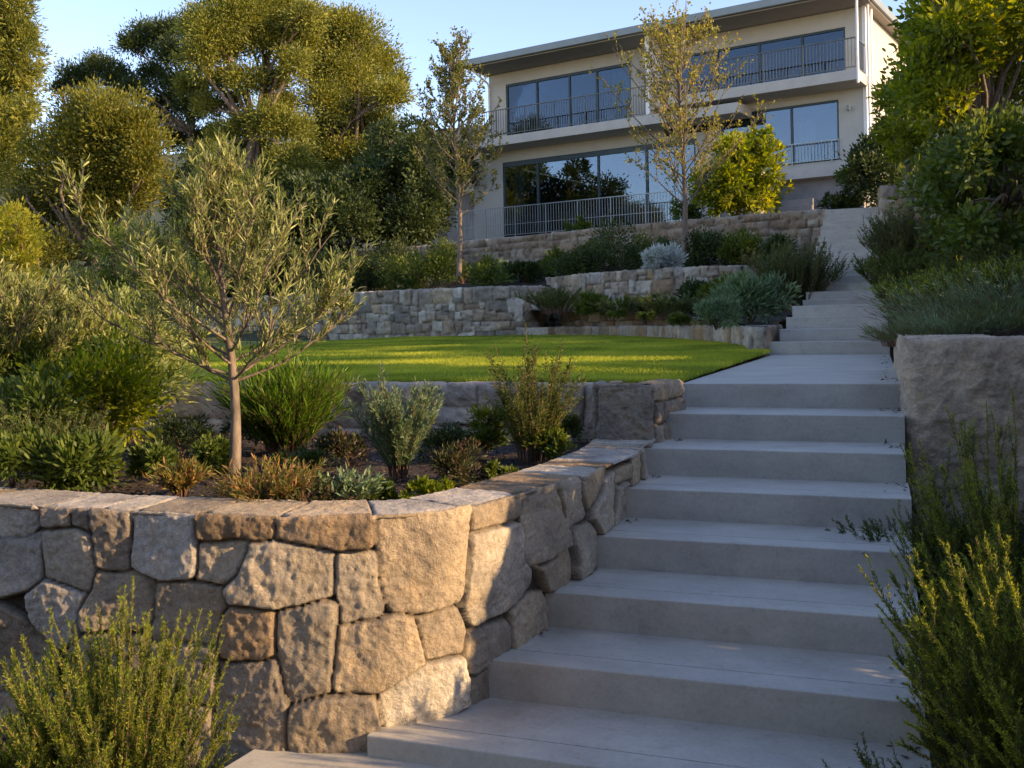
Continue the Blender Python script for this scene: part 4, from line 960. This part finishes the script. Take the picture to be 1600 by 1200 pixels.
# --- slender trees
def slender(label, base, ytop, d, wpx, t0, mf, n1=34, per=26, tr_r=.05, L=.10, wd=.05, h=None, shape=None, up=.5):
    top = W(base[3] if len(base) > 3 else 0, ytop, d); b = np.array(base[:3]); h = top[2]-b[2]; cr = wpx*.5*d/F
    e = empty('young_tree', tuple(b), 0, label=label, cat='tree'); tr = MB(); fo = MB(); K = 12; u = np.linspace(0, 1, K); ln = np.c_[.06*np.sin(u*6), .05*np.cos(u*5)-.05, u*h]
    tr.tube(ln, np.interp(u, [0, .3, 1], [tr_r, tr_r*.75, .006]), 8); B = []
    for i in range(n1):
        t = t0+(.97-t0)*(i/n1); p = np.array([np.interp(t, u, ln[:, k]) for k in range(3)]); a = i*2.4+rng.random()
        x = (t-t0)/(1-t0); Lb = cr*np.interp(x, [0, .25, .6, 1], shape or [.75, 1.1, .85, .25])*(.7+.5*rng.random()); el = R(25+30*x+15*rng.random()); K2 = 6; v = np.linspace(0, 1, K2)[:, None]
        dr = np.array([math.cos(a)*math.cos(el), math.sin(a)*math.cos(el), math.sin(el)]); B.append(p+dr*Lb*v+np.array([0, 0, up])*Lb*v**2*.5+np.cumsum(rng.normal(size=(K2, 3))*.05*v, 0))
    B = np.array(B); tr.tubes(B, np.linspace(.022, .006, 6)[None].repeat(len(B), 0), 4); S1 = side(B, 7, .2, .95, cr*.38, .7, 5, .05, .3); tr.tubes(S1, np.linspace(.009, .003, 5)[None].repeat(len(S1), 0), 3)
    S2 = side(S1, 2, .2, .9, cr*.2, .7, 4, .05, .1)
    for Q, pp in ((B, per//2), (S1, per), (S2, per//2)):
        p, dd, t = along(Q, pp, .2, 1, .9); fo.leaves(p, dd+rng.normal(size=p.shape)*.3, L*(.6+.6*rng.random(len(p))), wd, 1)
    fo.build('crown', M[mf], e); tr.build('trunk', M['bark'], e, smooth=True); return e
slender('slender young tree with thin golden foliage in front of the middle of the house', (*W(1068, 404, 24.2), 1068), 78, 24.2, 250, .24, 'autumn', 46, 10, .075, .085, .048, shape=[.8, 1.15, 1.05, .3])
slender('slender young tree with dark olive foliage at the left corner of the house', (*W(717, 432, 25.5), 717), 92, 25.5, 165, .28, 'youngleaf', 48, 14, .07, .085, .045, shape=[1.0, 1.05, .8, .3])

# --- background trees on the left
def gb(px, d): p = at_t(px, d, lambda x, y: float(tz(np.array(x), np.array(y)))); return p
puff_tree('gum_tree', 'tall gum tree with a broad sunlit dome crown and pale limbs at upper left', gb(400, 46),
          PF([(330, 55, 44), (375, 30, 50), (430, 25, 48), (465, 60, 40), (310, 95, 34), (355, 80, 34), (415, 70, 38), (460, 100, 30), (340, 130, 26), (480, 30, 30), (395, 10, 40), (350, 10, 36), (305, 40, 30), (440, 5, 38), (330, 170, 26), (300, 140, 26), (385, 125, 30), (430, 130, 30), (350, 215, 30), (335, 255, 36), (380, 300, 36), (440, 310, 40),
              (420, 190, 36), (455, 210, 40), (400, 235, 36), (440, 165, 26), (375, 200, 24), (365, 160, 18), (460, 255, 38), (420, 280, 34)], 46, 1.6, 3), 'euc', .17, .06, 3.0, .42, twn=3, fork=W(400, 215, 46), tn=46, shell=.3, sh=.22, flat=.7, low=.5)
puff_tree('gum_tree', 'gum tree with a tall rounded sunlit crown right of the dome shaped one', gb(545, 48),
          PF([(515, 60, 40), (555, 65, 44), (590, 105, 38), (610, 150, 28), (500, 110, 36), (540, 120, 46), (580, 160, 34), (510, 165, 40), (550, 200, 42), (600, 200, 26), (500, 215, 36), (535, 250, 40), (580, 245, 30), (490, 270, 34), (618, 130, 20), (530, 42, 30), (570, 290, 36), (520, 300, 40)], 48, 1.6, 4), 'euc', .18, .065, 3.2, .4, tn=46, shell=.3, sh=.22, flat=.8, low=.3)
puff_tree('gum_tree', 'dark windswept gum tree with flat layered crowns at the left horizon', gb(250, 50),
          PF([(120, 125, 30), (160, 110, 30), (190, 125, 26), (95, 140, 16), (230, 60, 32), (262, 50, 26), (205, 72, 22), (270, 85, 28), (240, 120, 26), (285, 130, 28), (215, 140, 22), (265, 160, 26), (300, 170, 26), (240, 185, 26), (280, 215, 30), (320, 225, 30), (180, 150, 18)], 50, 1.2, 6), 'dark', .18, .06, 3.0, .34, fork=W(300, 210, 50), tn=44, shell=.3, sh=.22, flat=.6, low=.4)
puff_tree('tree', 'tall feathery conifer like tree cut off by the left picture edge', gb(-20, 34), PF([(5, 20, 50), (-20, 60, 60), (20, 80, 44), (-10, 130, 60), (25, 150, 40), (-15, 200, 60), (10, 215, 44), (-20, 260, 50), (-10, -20, 50), (35, 110, 26), (38, 50, 22), (40, 175, 22)], 34, 1.0, 8), 'euc', .2, .05, 3.4, .3, tn=36, limbs=False, shell=.4, sh=.14, flat=1.0)
puff_tree('tree', 'large round dense bush like tree, golden at top right, left of the gum trees', gb(150, 30), ball(150, 250, 108, 112, 30, 30, 1.6, 36, 12)+PF([(150, 160, 26), (200, 175, 30), (110, 170, 26), (228, 215, 28), (60, 230, 26), (45, 290, 34), (70, 340, 40), (30, 340, 34), (20, 390, 44), (80, 400, 44), (0, 430, 44), (60, 450, 44)], 30, .8), 'gold', .13, .05, 4.2, .22, tn=34, shell=.3, sh=.26, flat=.95, upf=.8)
puff_tree('bush', 'yellow green bush at the left picture edge above the olive tree', gb(15, 18), ball(15, 400, 55, 82, 14, 18, .7, 28, 13), 'yellow', .09, .035, 5.0, .1, 'bush', tn=30, ms='twig', upf=.6)
puff_tree('tree', 'dark dense tree between the round bush and the gum trees', gb(330, 34), ball(335, 335, 100, 95, 20, 34, 2, 36, 14), 'dark', .17, .075, 1.9, .2, tn=34)
puff_tree('tree', 'dark dense tree below the right gum tree', gb(490, 36), ball(490, 350, 95, 90, 18, 36, 2, 38, 15), 'dark', .18, .08, 1.8, .2, tn=34)
puff_tree('tree', 'broad dark evergreen tree left of the house', gb(620, 37), ball(615, 300, 90, 110, 24, 37, 2, 36, 16)+PF([(650, 200, 22), (675, 230, 24), (600, 205, 24)], 37, 1), 'dark', .18, .08, 1.9, .25, tn=34)
puff_tree('tree', 'small dark tree against the grey wall left of the house', gb(690, 41), ball(700, 250, 40, 60, 8, 43, 1, 26, 17), 'dark', .18, .08, 1.9, .15, tn=34)
puff_tree('shrub', 'dark hedge like shrub behind the left end of the lawn', gb(120, 24), ball(120, 470, 150, 65, 20, 24, 1.5, 36, 18), 'dark', .13, .05, 3.0, .1, 'shrub', tn=34)
puff_tree('shrub', 'dark shrub between the lawn and the dark trees left of the rubble wall', gb(400, 29), ball(420, 440, 150, 65, 22, 29.5, 1.5, 38, 19), 'dark', .15, .06, 2.5, .1, 'shrub', tn=34)
puff_tree('shrub', 'olive coloured shrub right behind the young olive tree at the lawn edge', gb(240, 20), ball(230, 420, 120, 90, 18, 20, 1.2, 36, 20), 'mid', .11, .035, 3.4, .1, 'shrub', tn=34)
# --- right side
puff_tree('tree', 'large leafy tree with backlit bright leaves filling the upper right corner', at_t(1560, 13.5, lambda x, y: 2.6), ball(1530, 70, 135, 160, 44, 13.5, 1.3, 34, 21)+PF([(1435, 60, 22), (1425, 20, 20), (1440, 110, 22), (1420, 150, 18)], 13.3, .5), 'bright', .10, .042, 9.0, .14, tn=26, sh=.36, flat=1.0, shell=.3, ms='bark', seg=2)
puff_tree('tree', 'dark broad leaved tree hanging over the right bank', at_t(1580, 12.2, lambda x, y: 2.6), ball(1560, 300, 150, 115, 60, 12.2, 1.6, 26, 22)+PF([(1500, 380, 22), (1540, 400, 24), (1590, 420, 26)], 12, .5), 'mid', .10, .042, 10.0, .12, tn=24, sh=.4, flat=1.0, shell=.2, ms='bark', seg=2)
puff_tree('bush', 'bush with golden backlit leaves between the house corner and the big right tree', at_t(1420, 20, lambda x, y: 4.0), ball(1415, 185, 52, 80, 16, 20, .8, 26, 23), 'bright', .12, .055, 5.0, .1, 'bush', tn=26, ms='bark')
ns('dense dark rosemary hedge beside the top of the upper flight', 1420, 17.5, lambda x, y: float(zbank(np.array(x), np.array(y))), 322, 95, 'westringia', None, 130, per=90)
def bankz(x, y): return float(zbank(np.array(x), np.array(y)))
ns('grey green shrub leaning over the right side of the upper flight', 1405, 14.5, bankz, 385, 90, 'rosemary', None, 110, per=80)
ns('green wispy shrub dotted with tiny yellow flowers on the right bank', 1455, 12.5, bankz, 400, 120, 'rosemary', None, 130, per=80, nl=.06, nw=.009)
ns('mounded green shrub above the left corner of the right block wall', 1430, 10.6, bankz, 430, 95, 'rosemary', None, 110, per=80, nl=.05, nw=.008)
ns('tall wispy shrub at the right picture edge on the bank', 1560, 11.0, bankz, 380, 150, 'rosemary', None, 130, per=80, nl=.06, nw=.009)
tuft('loose grassy clump with seed heads on top of the right block wall', at_t(1520, 8.2, bankz), .42, .5, 260, 0, .10, .005, 'silver', 'grass', base_r=.45, leafper=6, hvar=.6, ang=.4, flower='flower')
tuft('grassy green clump above the corner of the right block wall', at_t(1450, 8.6, bankz), .36, .3, 180, 0, .08, .005, 'mid', 'grass', base_r=.25, leafper=6, hvar=.6, ang=.4)
tuft('grassy clump at the right end of the right block wall', at_t(1590, 8.0, bankz), .48, .4, 200, 0, .10, .005, 'silver', 'grass', base_r=.3, leafper=6, hvar=.6, ang=.4, flower='flower')

# --- unseen hedge and trees added outside the view to shade the scene
def hedge():
    n = 60000; t = 1.0+13.5*rng.random(n); w_ = 1.95+.75*rng.random(n)+.03*np.maximum(t-9, 0)*5
    top = np.interp(t, [1, 2.9, 3.45, 3.7, 6.4, 7.2, 11, 13, 14.5], [1.25, 1.3, 1.35, 2.12, 2.15, 2.4, 2.6, 2.7, 2.7])+.06*vnoise(t*2.2, w_*2)+.05*vnoise(t*7, w_*5)  # added hedge: top height follows the shade wanted on steps and wall
    X = TD[0]*t+WD[0]*w_; Y = TD[1]*t+WD[1]*w_; zb_ = zbank(X, Y); top = np.maximum(top, zb_+.3); z = zb_+(top-zb_)*rng.random(n)**.7
    D = rng.normal(size=(n, 3)); D[:, 2] += .5; b = np.array([*tw(6, 2.3), 0]); e = empty('hedge', (b[0], b[1], 1.0), 0, label='long dense unseen hedge added beyond the right picture edge, its height shaped to shade the steps', cat='hedge')
    mb = MB(); mb.leaves(np.c_[X-b[0], Y-b[1], z-1.0], D, .12, .07); mb.build('foliage', M['dark'], e)
    P = []
    for k in range(26):
        a = tw(1.2+k*.5, 2.3+.15*max(0, 1.2+k*.5-9)); zg = bankz(*a)-.1; P.append([(a[0]-b[0], a[1]-b[1], zg-1), (a[0]-b[0]+.03, a[1]-b[1], zg-.6), (a[0]-b[0]-.05, a[1]-b[1]+.05, zg-.1), (a[0]-b[0], a[1]-b[1]+.08, zg+.2)])
    tb = MB(); tb.tubes(np.array(P), np.full((26, 4), .025), 6); tb.build('stems', M['bark'], e)
hedge()
for i, (t, w_, z0, z1, rr, npf, lb) in enumerate(((7.5, 5.4, 3.2, 5.4, 1.3, 7, 'unseen tree added for shade beyond the right picture edge level with the steps'), (10.6, 5.6, 3.3, 6.0, 1.4, 8, 'unseen tree added for shade beyond the right picture edge level with the landing'),
        (13.8, 6.0, 3.4, 6.6, 1.4, 9, 'unseen tree added for shade beyond the right picture edge level with the lawn'), (17.2, 6.6, 3.8, 7.4, 1.8, 18, 'unseen tree added for shade beyond the right picture edge level with the far end of the lawn'), (20.8, 7.0, 4.4, 8.2, 2.0, 22, 'unseen tree added for shade beyond the right picture edge level with the upper flight'), (24.6, 7.6, 5.0, 8.8, 2.0, 22, 'tall unseen tree added for shade beyond the right picture edge below the house'), (28.0, 9.0, 5.4, 9.2, 1.8, 16, 'tall unseen tree added for shade beyond the right picture edge level with the topmost wall'))):
    x, y = tw(t, w_); z = bankz(x, y)
    r_ = np.random.default_rng(90+i); pf = [(np.array([x+rr*(r_.random()*2-1), y+rr*(r_.random()*2-1), z0+(z1-z0)*r_.random()]), rr*(.28+.22*r_.random())+.1) for j in range(npf)]
    puff_tree('tree', lb, (x, y, z-.3), pf, 'dark', .2, .1, 2.4, .12, tn=30, flat=.5)  # unseen trees added to throw dappled shade over lawn and terraces
for i, (x, y, hh, rr, lb) in enumerate(((-11, -5, 6.5, 2.6, 'unseen tree added behind the viewer to the far left to block low sky light'), (-7, -7, 7, 2.8, 'unseen tree added behind the viewer to the left to block low sky light'), (-2.5, -8, 7.5, 3.0, 'unseen tree added directly behind the viewer to block low sky light'), (2, -8.5, 7, 2.8, 'unseen tree added behind the viewer slightly to the right to block low sky light'), (6, -9, 7, 2.8, 'unseen tree added behind the viewer to the right to block low sky light'))):
    r_ = np.random.default_rng(190+i); pf = [(np.array([x, y, hh*.5])+r_.normal(size=3)*[rr*.45, rr*.4, hh*.22], rr*(.4+.25*r_.random())) for j in range(15)]
    puff_tree('tree', lb, (x, y, -.3), pf, 'dark', .34, .22, .9, .2, tn=28)  # trees added behind the viewer to darken the risers
# --- more planting on the terraces
extra_T = [(925, 20.5, f2, 452, 60, 'mid', 'mid green shrub between the dark feathery and the dim grey green shrub'), (1010, 18, f2, 470, 60, 'dark', 'dark low shrub left of the lavender like shrub'), (1085, 17.5, f2, 440, 60, 'dark', 'dark shrub behind the small silvery plant'), (1130, 17, f2, 425, 70, 'mid', 'bushy green shrub under the right part of the middle wall'),
 (1200, 16, f2, 430, 60, 'dark', 'dark shrub between the silvery shrub and the round rosemary like shrub'), (540, 29.5, f3, 425, 90, 'mid', 'green shrub at the far left of the upper terrace'), (590, 29, f3, 418, 60, 'silver', 'grey leaved shrub above the rubble wall near its left end'), (645, 28, f3, 412, 60, 'dark', 'dark low shrub between two leafy shrubs on the terrace'),
 (725, 28.5, f3, 405, 90, 'dark', 'dark shrub behind the trunk of the slender dark tree'), (790, 27.5, f3, 402, 70, 'silver', 'pale green shrub in the middle of the terrace'), (850, 28.0, f3, 398, 80, 'dark', 'dark green shrub below the topmost wall left of centre'), (1010, 26.5, f3, 372, 70, 'mid', 'green shrub between the dense glossy shrub and the golden tree'),
 (1075, 25.6, f3, 372, 70, 'mid', 'green shrub right behind the golden tree trunk'), (1140, 25, f3, 352, 80, 'mid', 'climbing green plant against the topmost wall'), (1205, 22.5, f3, 362, 70, 'dark', 'dark shrub at the right end of the upper terrace'), (930, 27.5, f3, 370, 60, 'mid', 'light green shrub left behind the dense glossy shrub')]
for px, d, zf, yt, wp, m_, lb in extra_T: lb_(lb, px, d, zf, yt+7, wp, m_, 2200, .10, .035, 8)
lb_('green mound of small leaves on the bank behind the block wall', 1500, 9.6, bankz, 455, 130, 'mid', 4500, .05, .016, 12)
lb_('dark leafy mound on the bank at the right picture edge', 1580, 9.8, bankz, 440, 110, 'mid', 4500, .05, .018, 12)
lb_('low green mound beside the end of the landing', 1425, 9.4, bankz, 492, 70, 'mid', 2500, .045, .014, 8)
leafy_bush('big shrub filling the space under the second olive tree', W(110, 690, 6.6), .62, .95, 7000, .06, .014, 'olive', 'shrub', name='shrub', seg=2, lobes=14, sh=.3)
leafy_bush('tall olive coloured shrub between the two olive trees', W(210, 660, 7.0), .5, .95, 5500, .06, .013, 'olive', 'shrub', name='shrub', seg=2, lobes=12, sh=.3)

# --- bed fill and litter
for x, y, d, rx, h, m_, L, wd, lb in ((335, 735, 5.2, .16, .14, 'mid', .03, .010, 'small green plant just left of the olive trunk base'), (545, 720, 5.4, .20, .14, 'purple', .028, .009, 'dark reddish ground cover behind the russet tuft'), (700, 715, 5.5, .2, .16, 'dark', .03, .009, 'dark green ground cover behind the silver green plant'),
    (860, 712, 5.3, .16, .12, 'mid', .03, .010, 'low green plant at the right foot of the airy plant'), (460, 745, 5.0, .18, .13, 'dark', .03, .010, 'dark low plant behind the russet tuft'), (590, 785, 4.3, .12, .08, 'mid', .022, .010, 'tiny green creeper left of the yellow green creeper'),
    (235, 745, 4.9, .16, .13, 'mid', .035, .010, 'low green plant left of the small golden tuft'), (760, 700, 5.6, .18, .2, 'mid', .035, .010, 'green plant between the silver green and the airy plants'), (400, 690, 6.2, .24, .16, 'dark', .035, .010, 'dark ground cover at the foot of the lawn wall'), (20, 755, 4.5, .25, .2, 'mid', .045, .012, 'low leafy plant at the far left end of the cap'), (870, 690, 5.75, .16, .16, 'dark', .03, .010, 'dark plant tucked in the corner below the big block')):
    leafy_bush(lb, W(x, y, d), rx, h, 2200, L, wd, m_, 'plant', name='plant', sr=.003, seg=2)
def litter():
    P = []
    for i in range(1, 9):
        tn = 6.39-(8-i)*TR
        k = rng.integers(10, 22)
        t = tn+.1+TR*.85*rng.random(k)**.5; w_ = .12-.10*rng.random(k)**2.5
        P.append(np.c_[TD[0]*t+WD[0]*w_, TD[1]*t+WD[1]*w_, np.full(k, .15*i+.004)])
        if 1 < i < 7:
            k = 9; q = np.array(on_ := [tw(tn+.3+.14*rng.random(), {2: -1.38, 3: -1.27, 4: -1.2, 5: -1.16, 6: -1.13}[i]+.05*rng.random()) for _ in range(k)]); P.append(np.c_[q, np.full(k, .15*i+.004)])
    k = 26; t = 6.6+5*rng.random(k); P.append(np.c_[TD[0]*t+WD[0]*(.12-.08*rng.random(k)), TD[1]*t+WD[1]*.1, np.full(k, 1.204)])
    P = np.concatenate(P); D = rng.normal(size=P.shape); D[:, 2] = np.abs(D[:, 2])*.15
    mb = MB(); mb.leaves(P, D, .022*(.5+rng.random(len(P))), .009, 2, curl=.2, face=np.array([0, 0, 1.])); tag(mb.build('leaf_litter', M['chips']), 'dry brown fallen leaves scattered along the edges of the steps', 'leaves', None, 'stuff')
litter()

for i, (x, y, d, hh, lb) in enumerate(((1440, 0, 6.9, .14, 'short grass along the back edge of the block wall near its corner'), (1500, 0, 6.8, .16, 'short grass along the back edge of the block wall in the middle'), (1570, 0, 6.7, .18, 'short grass along the back edge of the block wall at the picture edge'), (1470, 0, 7.6, .2, 'longer grass one row behind the block wall edge, left clump'), (1545, 0, 7.5, .22, 'longer grass one row behind the block wall edge, right clump'))):
    b = at_t(x, d, bankz); b[2] = max(b[2], 1.40); tuft(lb, b, hh*1.2, .16, 260, 0, .07, .004, 'silver' if i % 2 else 'westringia', 'grass', base_r=.26, leafper=6, hvar=.6, ang=.4, group='grass clumps behind the block wall')

for px, d, yt, wp, lb in ((1425, 9.9, 455, 70, 'loose light green shrub leaning over the side of the four pale steps'), (1490, 9.2, 440, 90, 'loose upright light green shrub above the middle of the block wall'), (1570, 8.8, 425, 100, 'loose upright light green shrub above the block wall at the picture edge')):
    b = at_t(px, d, bankz); h = W(px, yt-22, d)[2]-b[2]; needle_shrub(lb, b, h*1.1, wp*.5*d/F, 110, 70, .05, .006, 'rosemary', 'rosetip', base_r=wp*.3*d/F, sl=h*.35, sides=5, hvar=.55, sr=.004)
